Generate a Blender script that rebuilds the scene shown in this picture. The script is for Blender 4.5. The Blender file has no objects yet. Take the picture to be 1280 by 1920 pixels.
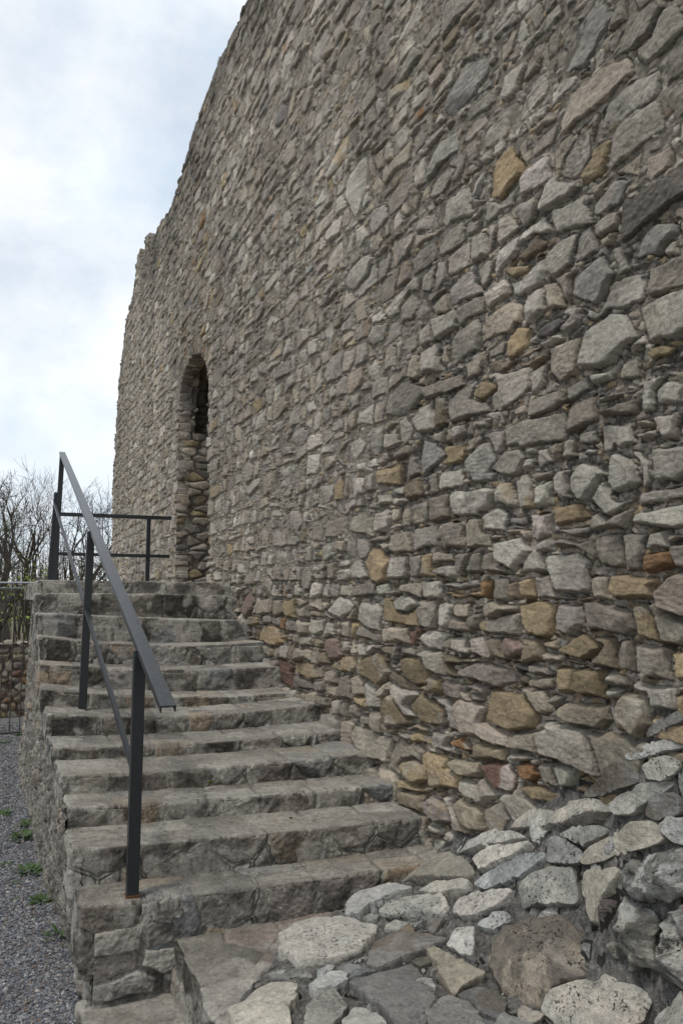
import bpy, math, random
import numpy as np

# ------------------------------------------------------------------ camera, sky, sun, exposure
SC = bpy.context.scene
COL = SC.collection
R = math.radians
CZ = 2.03
cam = bpy.data.cameras.new('camera'); camo = bpy.data.objects.new('camera', cam); COL.objects.link(camo)
camo.location = (0, 0, CZ)
camo.rotation_euler = (R(90 + 6.212), 0, R(-23.664))
cam.sensor_fit = 'VERTICAL'; cam.sensor_height = 24.0; cam.lens = 1470 / 1920 * 24.0
cam.clip_start = 0.05; cam.clip_end = 1500
SC.camera = camo

SUN_EL, SUN_AZ = R(66), R(-115)          # azimuth measured from +Y towards +X
w = bpy.data.worlds.new('World'); SC.world = w; w.use_nodes = True
nt = w.node_tree; nt.nodes.clear()
def N(t, typ, **kw):
    n = t.nodes.new(typ)
    for k, v in kw.items():
        if k.startswith('_'): setattr(n, k[1:], v)
        else: n.inputs[k.replace('__', ' ')].default_value = v
    return n
sky = N(nt, 'ShaderNodeTexSky', _sky_type='NISHITA', _sun_disc=False, _sun_elevation=SUN_EL, _sun_rotation=SUN_AZ % (2 * math.pi), _air_density=1.2, _dust_density=2.0)
bg1 = N(nt, 'ShaderNodeBackground', Strength=0.12)
nt.links.new(sky.outputs[0], bg1.inputs[0])
tc = N(nt, 'ShaderNodeTexCoord')
mp = N(nt, 'ShaderNodeMapping'); mp.inputs['Scale'].default_value = (1.0, 1.0, 1.35); mp.inputs['Location'].default_value = (3.1, 1.4, .35)
nt.links.new(tc.outputs['Generated'], mp.inputs[0])
nz = N(nt, 'ShaderNodeTexNoise', Scale=4.2, Detail=10.0, Roughness=0.58, Distortion=0.15)
nt.links.new(mp.outputs[0], nz.inputs['Vector'])
cr = N(nt, 'ShaderNodeValToRGB'); e = cr.color_ramp.elements
e[0].position = .34; e[0].color = (.70, .70, .70, 1); e[1].position = .60; e[1].color = (1, 1, 1, 1)
nt.links.new(nz.outputs['Fac'], cr.inputs[0])
nz2 = N(nt, 'ShaderNodeTexNoise', Scale=3.4, Detail=9.0, Roughness=0.58)
nt.links.new(mp.outputs[0], nz2.inputs['Vector'])
cr2 = N(nt, 'ShaderNodeValToRGB'); e = cr2.color_ramp.elements
e[0].position = .36; e[0].color = (.66, .765, .87, 1); e[1].position = .56; e[1].color = (.90, .93, .96, 1)
nt.links.new(nz2.outputs['Fac'], cr2.inputs[0])
bg2 = N(nt, 'ShaderNodeBackground', Strength=1.04)
nt.links.new(cr2.outputs[0], bg2.inputs[0])
mx = N(nt, 'ShaderNodeMixShader'); nt.links.new(cr.outputs[0], mx.inputs[0]); nt.links.new(bg1.outputs[0], mx.inputs[1]); nt.links.new(bg2.outputs[0], mx.inputs[2])
wo = N(nt, 'ShaderNodeOutputWorld'); nt.links.new(mx.outputs[0], wo.inputs[0])

sun = bpy.data.lights.new('sun', 'SUN'); sun.energy = 1.5; sun.angle = R(10); sun.color = (1, .95, .88)
suno = bpy.data.objects.new('sun', sun); COL.objects.link(suno)
from mathutils import Vector
sd = Vector((math.sin(SUN_AZ) * math.cos(SUN_EL), math.cos(SUN_AZ) * math.cos(SUN_EL), math.sin(SUN_EL)))
suno.rotation_euler = sd.to_track_quat('Z', 'Y').to_euler()
SC.view_settings.view_transform = 'Standard'; SC.view_settings.look = 'None'
SC.view_settings.exposure = 0.16; SC.view_settings.gamma = 1.0

# ------------------------------------------------------------------ noise and mesh helpers
rng = np.random.default_rng(7)
_T2 = rng.random((256, 256)); _T3 = rng.random((32, 32, 32))
def _vn2(x, y):
    xi = np.floor(x).astype(np.int64); yi = np.floor(y).astype(np.int64)
    fx = x - xi; fy = y - yi; fx = fx * fx * (3 - 2 * fx); fy = fy * fy * (3 - 2 * fy)
    a, b, c, d = xi & 255, (xi + 1) & 255, yi & 255, (yi + 1) & 255
    return ((_T2[a, c] * (1 - fx) + _T2[b, c] * fx) * (1 - fy) + (_T2[a, d] * (1 - fx) + _T2[b, d] * fx) * fy) * 2 - 1
def _vn3(p):
    i = np.floor(p).astype(np.int64); f = p - i; f = f * f * (3 - 2 * f)
    j = (i + 1) & 31; i = i & 31
    x0, y0, z0 = i[..., 0], i[..., 1], i[..., 2]; x1, y1, z1 = j[..., 0], j[..., 1], j[..., 2]
    fx, fy, fz = f[..., 0], f[..., 1], f[..., 2]
    a = (_T3[x0, y0, z0] * (1 - fx) + _T3[x1, y0, z0] * fx) * (1 - fy) + (_T3[x0, y1, z0] * (1 - fx) + _T3[x1, y1, z0] * fx) * fy
    b = (_T3[x0, y0, z1] * (1 - fx) + _T3[x1, y0, z1] * fx) * (1 - fy) + (_T3[x0, y1, z1] * (1 - fx) + _T3[x1, y1, z1] * fx) * fy
    return (a * (1 - fz) + b * fz) * 2 - 1
def fb2(x, y, s, o=3, g=.5):
    r = 0; a = 1; t = 0
    for k in range(o):
        r = r + a * _vn2(x * s + 17.3 * k, y * s + 9.1 * k); t += a; a *= g; s *= 2.03
    return r / t
def fb3(p, s, o=3, g=.5):
    r = 0; a = 1; t = 0
    for k in range(o):
        r = r + a * _vn3(p * s + 7.7 * k); t += a; a *= g; s *= 2.03
    return r / t
def sstep(x, a, b):
    t = np.clip((x - a) / (b - a), 0, 1); return t * t * (3 - 2 * t)
def smin(a, b, k):
    h = np.clip(.5 + .5 * (b - a) / k, 0, 1); return b * (1 - h) + a * h - k * h * (1 - h)
def smax(a, b, k): return -smin(-a, -b, k)

def mesh_np(name, V, F, mats, parent=None, attrs=None, smooth=True, F3=None, matidx=None):
    """V (n,3), F (m,4) quads, F3 (k,3) triangles -> one mesh object"""
    V = np.ascontiguousarray(V, dtype=np.float32)
    me = bpy.data.meshes.new(name)
    F = np.zeros((0, 4), int) if F is None else np.asarray(F)
    F3 = np.zeros((0, 3), int) if F3 is None else np.asarray(F3)
    nl = F.size + F3.size; nf = len(F) + len(F3)
    me.vertices.add(len(V)); me.vertices.foreach_set('co', V.ravel())
    me.loops.add(nl); me.loops.foreach_set('vertex_index', np.concatenate([F.ravel(), F3.ravel()]).astype(np.int32))
    me.polygons.add(nf)
    st = np.concatenate([np.arange(len(F)) * 4, F.size + np.arange(len(F3)) * 3]).astype(np.int32)
    me.polygons.foreach_set('loop_start', st)
    me.update(calc_edges=True); me.validate()
    me.polygons.foreach_set('use_smooth', np.full(len(me.polygons), smooth))
    for m in (mats if isinstance(mats, (list, tuple)) else [mats]): me.materials.append(m)
    if matidx is not None and len(me.polygons) == nf: me.polygons.foreach_set('material_index', np.asarray(matidx, dtype=np.int32))
    if attrs:
        for k, a in attrs.items():
            if a.ndim == 1: at = me.attributes.new(k, 'FLOAT', 'POINT'); at.data.foreach_set('value', a.astype(np.float32))
            elif k == 'col':
                at = me.attributes.new(k, 'FLOAT_COLOR', 'POINT')
                at.data.foreach_set('color', np.c_[np.clip(a, 0, 1), np.ones(len(a))].astype(np.float32).ravel())
            else: at = me.attributes.new(k, 'FLOAT_VECTOR', 'POINT'); at.data.foreach_set('vector', a.astype(np.float32).ravel())
    o = bpy.data.objects.new(name, me); COL.objects.link(o)
    if parent: o.parent = parent
    return o

def thing(name, label, cat, loc=(0, 0, 0), group=None):
    o = bpy.data.objects.new(name, None); COL.objects.link(o); o.location = loc; o.empty_display_size = .2
    return tag(o, label, cat, group)
def tag(o, label=None, cat=None, group=None, kind=None):
    if label: o['label'] = label
    if cat: o['category'] = cat
    if group: o['group'] = group
    if kind: o['kind'] = kind
    return o
def part(o, parent):
    """parent without moving: vertices are given in world space, so subtract the empty's place"""
    o.parent = parent; o.location = -parent.location if o.location.length == 0 else o.location - parent.location
    return o

# ------------------------------------------------------------------ materials
def stone_mat(name, speck=.5, bump=1.0, rough=.9, white=.0, grain=1.0, strata=(.35, 2.2, 5.5)):
    m = bpy.data.materials.new(name); m.use_nodes = True; t = m.node_tree; t.nodes.clear(); L = t.links.new
    out = N(t, 'ShaderNodeOutputMaterial'); bs = N(t, 'ShaderNodeBsdfPrincipled', Roughness=rough); bs.inputs['Specular IOR Level'].default_value = .25
    L(bs.outputs[0], out.inputs[0])
    col = N(t, 'ShaderNodeAttribute', _attribute_name='col'); tc = N(t, 'ShaderNodeAttribute', _attribute_name='tc')
    lich = N(t, 'ShaderNodeAttribute', _attribute_name='lich')
    def noise(s, d, r=.6, scl=(1, 1, 1), dist=0.):
        mp = N(t, 'ShaderNodeMapping'); mp.inputs['Scale'].default_value = scl; L(tc.outputs['Vector'], mp.inputs[0])
        n = N(t, 'ShaderNodeTexNoise', Scale=s, Detail=d, Roughness=r, Distortion=dist); L(mp.outputs[0], n.inputs['Vector']); return n.outputs['Fac']
    def ramp(v, a, b, ca=0., cb=1.):
        r = N(t, 'ShaderNodeMapRange', _clamp=True); r.inputs[1].default_value = a; r.inputs[2].default_value = b; r.inputs[3].default_value = ca; r.inputs[4].default_value = cb
        L(v, r.inputs[0]); return r.outputs[0]
    def mul(a, b, op='MULTIPLY'):
        n = N(t, 'ShaderNodeMath', _operation=op)
        for i, x in enumerate((a, b)):
            if isinstance(x, (int, float)): n.inputs[i].default_value = x
            else: L(x, n.inputs[i])
        return n.outputs[0]
    def mixc(f, a, b, bt='MIX'):
        n = N(t, 'ShaderNodeMix', _data_type='RGBA', _blend_type=bt)
        L(f, n.inputs[0]) if not isinstance(f, float) else setattr(n.inputs[0], 'default_value', f)
        for i, x in ((6, a), (7, b)):
            if isinstance(x, tuple): n.inputs[i].default_value = x
            else: L(x, n.inputs[i])
        return n.outputs[2]
    n_lo = noise(9, 4); n_mid = noise(38, 6, .65); n_fine = noise(190, 5, .7)
    n_str = noise(14, 5, .6, strata, .6)
    f = mul(mul(ramp(n_lo, .3, .7, .84, 1.14), ramp(n_mid, .3, .7, .72, 1.26)), mul(ramp(n_fine, .28, .72, 1 - .25 * grain, 1 + .25 * grain), ramp(n_str, .3, .7, .88, 1.1)))
    cf = N(t, 'ShaderNodeCombineColor'); [L(f, cf.inputs[i]) for i in range(3)]
    c = mixc(1.0, col.outputs['Color'], cf.outputs[0], 'MULTIPLY')
    # dark lichen and soot specks
    sp = mul(ramp(noise(75, 4, .75), .56, .63), ramp(noise(11, 3), .40, .58)); sp = mul(sp, lich.outputs['Fac']); sp = mul(sp, speck)
    c = mixc(sp, c, (.045, .043, .04, 1))
    ws = mul(mul(ramp(noise(60, 5, .7, dist=.5), .60, .66), ramp(noise(7, 2), .5, .62)), white)
    c = mixc(ws, c, (.42, .42, .39, 1))
    L(c, bs.inputs['Base Color'])
    h = mul(mul(n_mid, .9), mul(n_fine, .45), 'ADD'); h = mul(h, mul(n_str, 1.0), 'ADD')
    h = mul(h, mul(sp, -.25), 'ADD')
    b = N(t, 'ShaderNodeBump', Strength=1.0 * bump, Distance=.016); L(h, b.inputs['Height']); L(b.outputs[0], bs.inputs['Normal'])
    return m
def plain_mat(name, c1, c2, scale=30., rough=.6, metal=0., bump=.2, spec=.4, dist=.002, detail=5., lo=.35, hi=.65):
    m = bpy.data.materials.new(name); m.use_nodes = True; t = m.node_tree; L = t.links.new
    bs = t.nodes['Principled BSDF']; bs.inputs['Roughness'].default_value = rough; bs.inputs['Metallic'].default_value = metal; bs.inputs['Specular IOR Level'].default_value = spec
    tc = N(t, 'ShaderNodeTexCoord'); n = N(t, 'ShaderNodeTexNoise', Scale=scale, Detail=detail, Roughness=.65); L(tc.outputs['Object'], n.inputs['Vector'])
    r = N(t, 'ShaderNodeValToRGB'); r.color_ramp.elements[0].position = lo; r.color_ramp.elements[0].color = (*c1, 1); r.color_ramp.elements[1].position = hi; r.color_ramp.elements[1].color = (*c2, 1)
    L(n.outputs['Fac'], r.inputs[0]); L(r.outputs[0], bs.inputs['Base Color'])
    b = N(t, 'ShaderNodeBump', Strength=bump, Distance=dist); L(n.outputs['Fac'], b.inputs['Height']); L(b.outputs[0], bs.inputs['Normal'])
    return m
M_WALL = stone_mat('castle_masonry', speck=.9, bump=.9, white=.3)
M_STEP = stone_mat('step_stone', speck=1.0, bump=1.0, white=.5, strata=(.8, .9, 2.0))
M_RUB = stone_mat('rubble_stone', speck=1.0, bump=1.1, white=.35, grain=1.25, strata=(.7, 1.0, 2.6))
M_BED = stone_mat('rubble_mortar', speck=.9, bump=1.2, white=.15, grain=1.3)
M_STEEL = plain_mat('painted_steel', (.009, .011, .014), (.017, .020, .024), 60, .38, 0., .12, .55)
M_STEELTOP = plain_mat('sky_sheen_steel', (.050, .056, .064), (.085, .092, .100), 45, .34, .35, .15, .6)  # for the rail's top face, reflected sky painted into the colour
M_RUST = plain_mat('rusty_steel', (.05, .025, .012), (.16, .075, .03), 90, .8)
M_GALV = plain_mat('galvanised_steel', (.30, .32, .34), (.40, .42, .44), 40, .45, .6)
M_WIRE = plain_mat('dark_wire', (.05, .05, .05), (.09, .08, .07), 40, .6)
M_BARK = plain_mat('bark', (.030, .025, .021), (.075, .063, .052), 14, .95, 0., .8, .2, .02)
M_TWIG = plain_mat('twigs', (.060, .050, .044), (.11, .095, .08), 3, .95, 0., .1, .1)
M_YLEAF = plain_mat('young_leaves', (.12, .17, .035), (.22, .28, .07), 4, .7, 0., .1, .2)
M_WEED = plain_mat('weed_leaves', (.03, .06, .018), (.065, .11, .032), 60, .6, 0., .2, .3)
M_MOSS = plain_mat('moss', (.045, .065, .012), (.12, .15, .03), 300, .95, 0., .8, .1)
M_GRAVEL = plain_mat('gravel_bed', (.07, .072, .078), (.17, .175, .185), 160, .95, 0., 1.0, .2, .008)

t_ = M_GRAVEL.node_tree; vo = N(t_, 'ShaderNodeTexVoronoi', Scale=75.0); tg = N(t_, 'ShaderNodeTexCoord'); t_.links.new(tg.outputs['Object'], vo.inputs['Vector'])
vr = N(t_, 'ShaderNodeValToRGB'); sp_ = N(t_, 'ShaderNodeSeparateColor'); t_.links.new(vo.outputs['Color'], sp_.inputs[0]); t_.links.new(sp_.outputs[0], vr.inputs[0])
for k_, (p_, c_) in enumerate(((0, (.10, .105, .12)), (.45, (.16, .165, .175)), (.75, (.23, .235, .245)), (.9, (.24, .20, .165)), (1, (.36, .355, .34)))):
    el = vr.color_ramp.elements[k_] if k_ in (0,) else (vr.color_ramp.elements.new(p_) if p_ < 1 else vr.color_ramp.elements[-1]); el.color = (*c_, 1)
vb = N(t_, 'ShaderNodeBump', Strength=1.0, Distance=.012); vb.invert = True; t_.links.new(vo.outputs['Distance'], vb.inputs['Height'])
t_.links.new(vr.outputs[0], t_.nodes['Principled BSDF'].inputs['Base Color']); t_.links.new(vb.outputs[0], t_.nodes['Principled BSDF'].inputs['Normal'])

# ------------------------------------------------------------------ masonry: rubble stones bedded in mortar
PAL = {  # linear albedo
 'slab': (0.428, 0.429, 0.399), 'slabgrey': (0.295, 0.298, 0.283),
 'grey': (0.345, 0.310, 0.263), 'pale': (0.431, 0.394, 0.336), 'beige': (0.375, 0.323, 0.255), 'warmgrey': (0.299, 0.264, 0.216), 'ochre': (0.350, 0.273, 0.169),
 'brown': (0.248, 0.203, 0.147), 'mauve': (0.259, 0.221, 0.193), 'red': (0.172, 0.106, 0.084), 'dark': (0.167, 0.151, 0.129), 'rust': (0.274, 0.168, 0.090), 'bluegrey': (0.248, 0.243, 0.228),
 'ochreb': (0.286, 0.224, 0.141), 'tan': (0.365, 0.275, 0.169), 'tan2': (0.314, 0.270, 0.204), 'pale2': (0.436, 0.406, 0.347), 'brownb': (0.233, 0.183, 0.119), 'brownd': (0.172, 0.136, 0.099), 'grey2': (0.335, 0.314, 0.277), 'mauve2': (0.254, 0.188, 0.159), 'rust2': (0.264, 0.151, 0.079), 'slatey': (0.163, 0.146, 0.138), 'warm2': (0.274, 0.248, 0.208)}
def pick_cols(n, names, probs, rg, jit=.14):
    p = np.array(probs, float); p /= p.sum(); k = rg.choice(len(names), n, p=p)
    c = np.array([PAL[a] for a in names])[k]
    return c * (1 + rg.normal(0, jit, (n, 1))) * (1 + rg.normal(0, .012, (n, 3)))

def relief(L3, own, edge, S, P3, par):
    """L3 local coords in the stone, own stone index, edge distance to the joint; returns height, mortar mask"""
    rough = par.get('rough', .004); k = par.get('k', .006)
    edge = edge + fb3(P3, 26, 2) * par.get('wob', .006)
    face = S['top'][own].copy()
    for q in range(S['dir'].shape[1]):
        d = S['dir'][own, q]; pl = S['c'][own, q] - S['s'][own, q] * (L3 * d).sum(-1)
        face = smin(face, pl, k)
    eh = (edge - S['jw'][own]) * par.get('slope', 2.2) - .02
    face = face + fb3(P3 + S['off'][own] * .37, 16, 3) * rough * 2.2 + fb3(P3, 70, 2) * rough
    # bedding layers that break the face into small ledges
    st = (L3 * S['strat'][own]).sum(-1) + fb3(P3, 9, 2) * .02
    face = face + (np.abs(((st * S['sf'][own]) % 1.0) - .5) * 2 - .5) * S['sa'][own]
    h = smin(face, eh, par.get('round', .016))
    m = par['mort'] + fb3(P3, 22, 3) * par.get('mr', .007) + fb3(P3, 90, 2) * par.get('mr', .007) * .5
    m = m - np.maximum(0, fb3(P3 + 3.3, 15, 2) - .18) * par.get('pit', .03)     # places where the mortar has fallen out
    mask = sstep(m - h, -.0015, .0025)
    return smax(h, m, .003), mask

def stone_params(n, rad, rg, top=(.012, .03), tilt=.18, chip=.6, jw=(.002, .008), sa=.0025, dim3=True, cut=3):
    """per stone: a tilted face, two gentle facets and some steep planes that knock the corners off"""
    K = 3 + cut
    d = rg.normal(size=(n, K, 3))
    if not dim3: d[:, :, 2] = 0
    d /= np.linalg.norm(d, axis=2, keepdims=True)
    s = np.empty((n, K)); c = np.empty((n, K)); tp = rg.uniform(*top, n); rad = np.asarray(rad)
    s[:, 0] = rg.uniform(0, tilt, n); c[:, 0] = tp
    for q in range(1, K):
        st = q >= 3
        s[:, q] = rg.uniform(1.0, 2.4, n) if st else rg.uniform(.15, chip, n); c[:, q] = tp + s[:, q] * rad * (rg.uniform(.62, 1.15, n) if st else rg.uniform(.1, .9, n))
    st = rg.normal(size=(n, 3)) * (.35, .35, 1)
    if not dim3: st = np.c_[rg.normal(0, .45, n), np.ones(n), np.zeros(n)]
    st /= np.linalg.norm(st, axis=1, keepdims=True)
    return dict(top=tp + .006, dir=d, s=s, c=c, jw=rg.uniform(*jw, n), off=rg.uniform(0, 50, (n, 3)), strat=st, sf=rg.uniform(18, 50, n), sa=rg.uniform(0, sa, n) * (rg.random(n) < .7))

def cells3(P, sites, rad, aniso):
    """nearest stone and distance to its joint for any points, in a space stretched by aniso (3,)"""
    A = P * aniso; B = sites * aniso; n = len(A); own = np.empty(n, int); edge = np.empty(n)
    BB = np.linalg.norm(B[:, None] - B[None], axis=2) + 1e-9
    for i in range(0, n, 20000):
        a = A[i:i + 20000]; pd = ((a[:, None] - B[None]) ** 2).sum(-1) - rad[None] ** 2
        o = pd.argmin(1); po = pd[np.arange(len(a)), o]
        e = (pd - po[:, None]) / (2 * BB[o]); e[np.arange(len(a)), o] = 9
        own[i:i + 20000] = o; edge[i:i + 20000] = e.min(1)
    return own, edge

def shade(col, own, mask, mcol, P3, S, two=None, lich=None, lm=.8, ls=.5, gran=.35):
    c = col[own].copy()
    # patches of a second tone inside the stones
    if two is not None:
        f = sstep(fb3(P3 + S['off'][own] * .11, 8, 3), .05, .35)[:, None] * two['amt'][own][:, None]
        c = c * (1 - f) + two['col'][own] * f
    v = 1 + fb3(P3, 3.1, 3)[:, None] * .18
    mc = np.asarray(mcol) if np.ndim(mcol) == 1 else mcol
    g = fb3(P3 + 1.7, 85, 2); mc = mc * (1 + fb3(P3, 33, 3)[:, None] * .28 + (sstep(g, .15, .4) * 1.0 - sstep(-g, .12, .4) * .6)[:, None] * gran)
    c = (c * (1 - mask[:, None]) + mc * mask[:, None]) * v
    tc = P3 * (1 - mask[:, None]) + S['off'][own] * (1 - mask[:, None]) + P3 * mask[:, None]
    l = mask * lm + (1 - mask) * ls
    return c, tc, l
def second_tone(n, names, probs, rg, p=.35):
    return dict(col=pick_cols(n, names, probs, rg), amt=(rg.random(n) < p) * rg.uniform(.4, 1, n))
_fb3 = fb3
def fb3(p, s, o=3, g=.5):
    return fb2(p[..., 0], p[..., 1], s, o, g) if p.shape[-1] == 2 else _fb3(p, s, o, g)

S_ = 1.35
def W3(v, u, z): return np.array([v * S_, u * S_, z * S_ + CZ])

# ------------------------------------------------------------------ the castle wall: one long face of coursed rubble
WX = 1.7193535 * S_
def wall_top(Y):
    return np.interp(Y / S_, [-2, 5.8, 6.8, 7.7, 8.1, 8.43, 9.0, 9.6, 10.1, 10.4, 10.48, 10.9, 10.96, 11.2, 11.24, 11.6, 11.66, 12.0, 12.55, 12.65, 12.9, 13.15, 13.3, 13.4],
                     [4.95, 4.92, 4.97, 4.88, 4.72, 4.68, 4.57, 4.72, 4.74, 4.78, 5.0, 5.02, 4.84, 4.86, 5.10, 5.08, 4.72, 4.55, 4.33, 4.0, 3.7, 3.1, 2.4, -2]) * S_ + CZ
DOOR = np.array([(8.20, .0), (8.20, .7), (8.19, 1.4), (8.19, 2.12), (8.12, 2.27), (7.94, 2.37), (7.58, 2.42), (7.25, 2.33), (7.02, 2.16), (6.90, 1.95), (6.86, 1.4), (6.85, .7), (6.85, .0)]) * S_ + (0, CZ)
def in_poly(x, y, P):
    r = np.zeros(x.shape, bool); j = len(P) - 1
    for i in range(len(P)):
        xi, yi = P[i]; xj, yj = P[j]
        c = ((yi > y) != (yj > y))
        with np.errstate(divide='ignore', invalid='ignore'):
            r ^= c & (x < (xj - xi) * (y - yi) / (yj - yi + 1e-12) + xi)
        j = i
    return r

FEAT = [(3.275,1.471,0.24,0.109,'ochreb'),(3.354,1.15,0.137,0.08,'red'),(3.453,1.635,0.303,0.061,'mauve'),(3.193,4.21,0.173,0.115,'tan'),(2.491,3.105,0.172,0.131,'pale2'),(2.207,2.975,0.099,0.047,'ochreb'),(3.402,3.117,0.098,0.057,'ochreb'),(3.035,3.678,0.158,0.081,'brownd'),(3.498,4.901,0.242,0.11,'grey2'),(4.062,1.383,0.218,0.091,'brownb'),(4.5,1.311,0.176,0.082,'brownb'),(2.737,1.812,0.128,0.057,'ochreb'),(3.219,1.792,0.098,0.049,'mauve2'),(3.991,1.785,0.152,0.061,'pale2'),(5.934,1.445,0.352,0.08,'ochreb'),(4.766,1.554,0.243,0.096,'brownb'),(4.217,1.599,0.199,0.095,'brownb'),(3.693,1.248,0.106,0.039,'rust2'),(3.137,1.206,0.082,0.049,'rust2'),(3.201,2.252,0.164,0.079,'pale2'),(2.791,2.136,0.169,0.106,'pale2'),(3.33,2.422,0.129,0.068,'pale2'),(2.634,2.521,0.116,0.098,'pale2'),(2.494,2.447,0.13,0.083,'pale2'),(4.679,2.241,0.199,0.124,'tan'),(4.311,1.997,0.174,0.062,'pale2'),(4.845,1.922,0.21,0.09,'pale2'),(5.297,1.952,0.219,0.087,'pale2'),(2.849,3.278,0.114,0.044,'slatey'),(3.094,3.289,0.107,0.081,'tan'),(4.287,3.272,0.248,0.12,'warm2'),(3.44,2.729,0.149,0.12,'grey2'),(3.184,2.689,0.143,0.08,'warm2'),(3.964,2.843,0.155,0.095,'grey2'),(2.429,2.526,0.103,0.093,'pale2'),(2.424,1.561,0.1,0.083,'tan2'),(2.733,1.53,0.17,0.068,'tan2'),(3.671,1.127,0.184,0.062,'tan2'),(4.229,1.004,0.181,0.077,'ochreb'),(3.627,0.892,0.179,0.082,'tan2'),(3.955,0.84,0.147,0.087,'mauve'),(3.385,0.925,0.138,0.09,'warm2'),(3.041,1.13,0.177,0.042,'ochreb'),(5.445,1.655,0.152,0.088,'mauve2'),(6.947,1.688,0.425,0.109,'tan'),(7.723,1.976,0.327,0.134,'mauve2'),(4.913,4.362,0.271,0.11,'pale2'),(4.955,5.072,0.231,0.186,'pale2'),(2.552,4.53,0.186,0.137,'grey2'),(2.213,4.339,0.125,0.079,'warm2'),(2.208,3.429,0.121,0.064,'grey2'),(2.574,3.394,0.149,0.083,'grey2'),(2.428,3.713,0.123,0.058,'grey2'),(2.971,3.706,0.123,0.047,'brownd'),(2.165,2.796,0.064,0.046,'pale2')]

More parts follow.
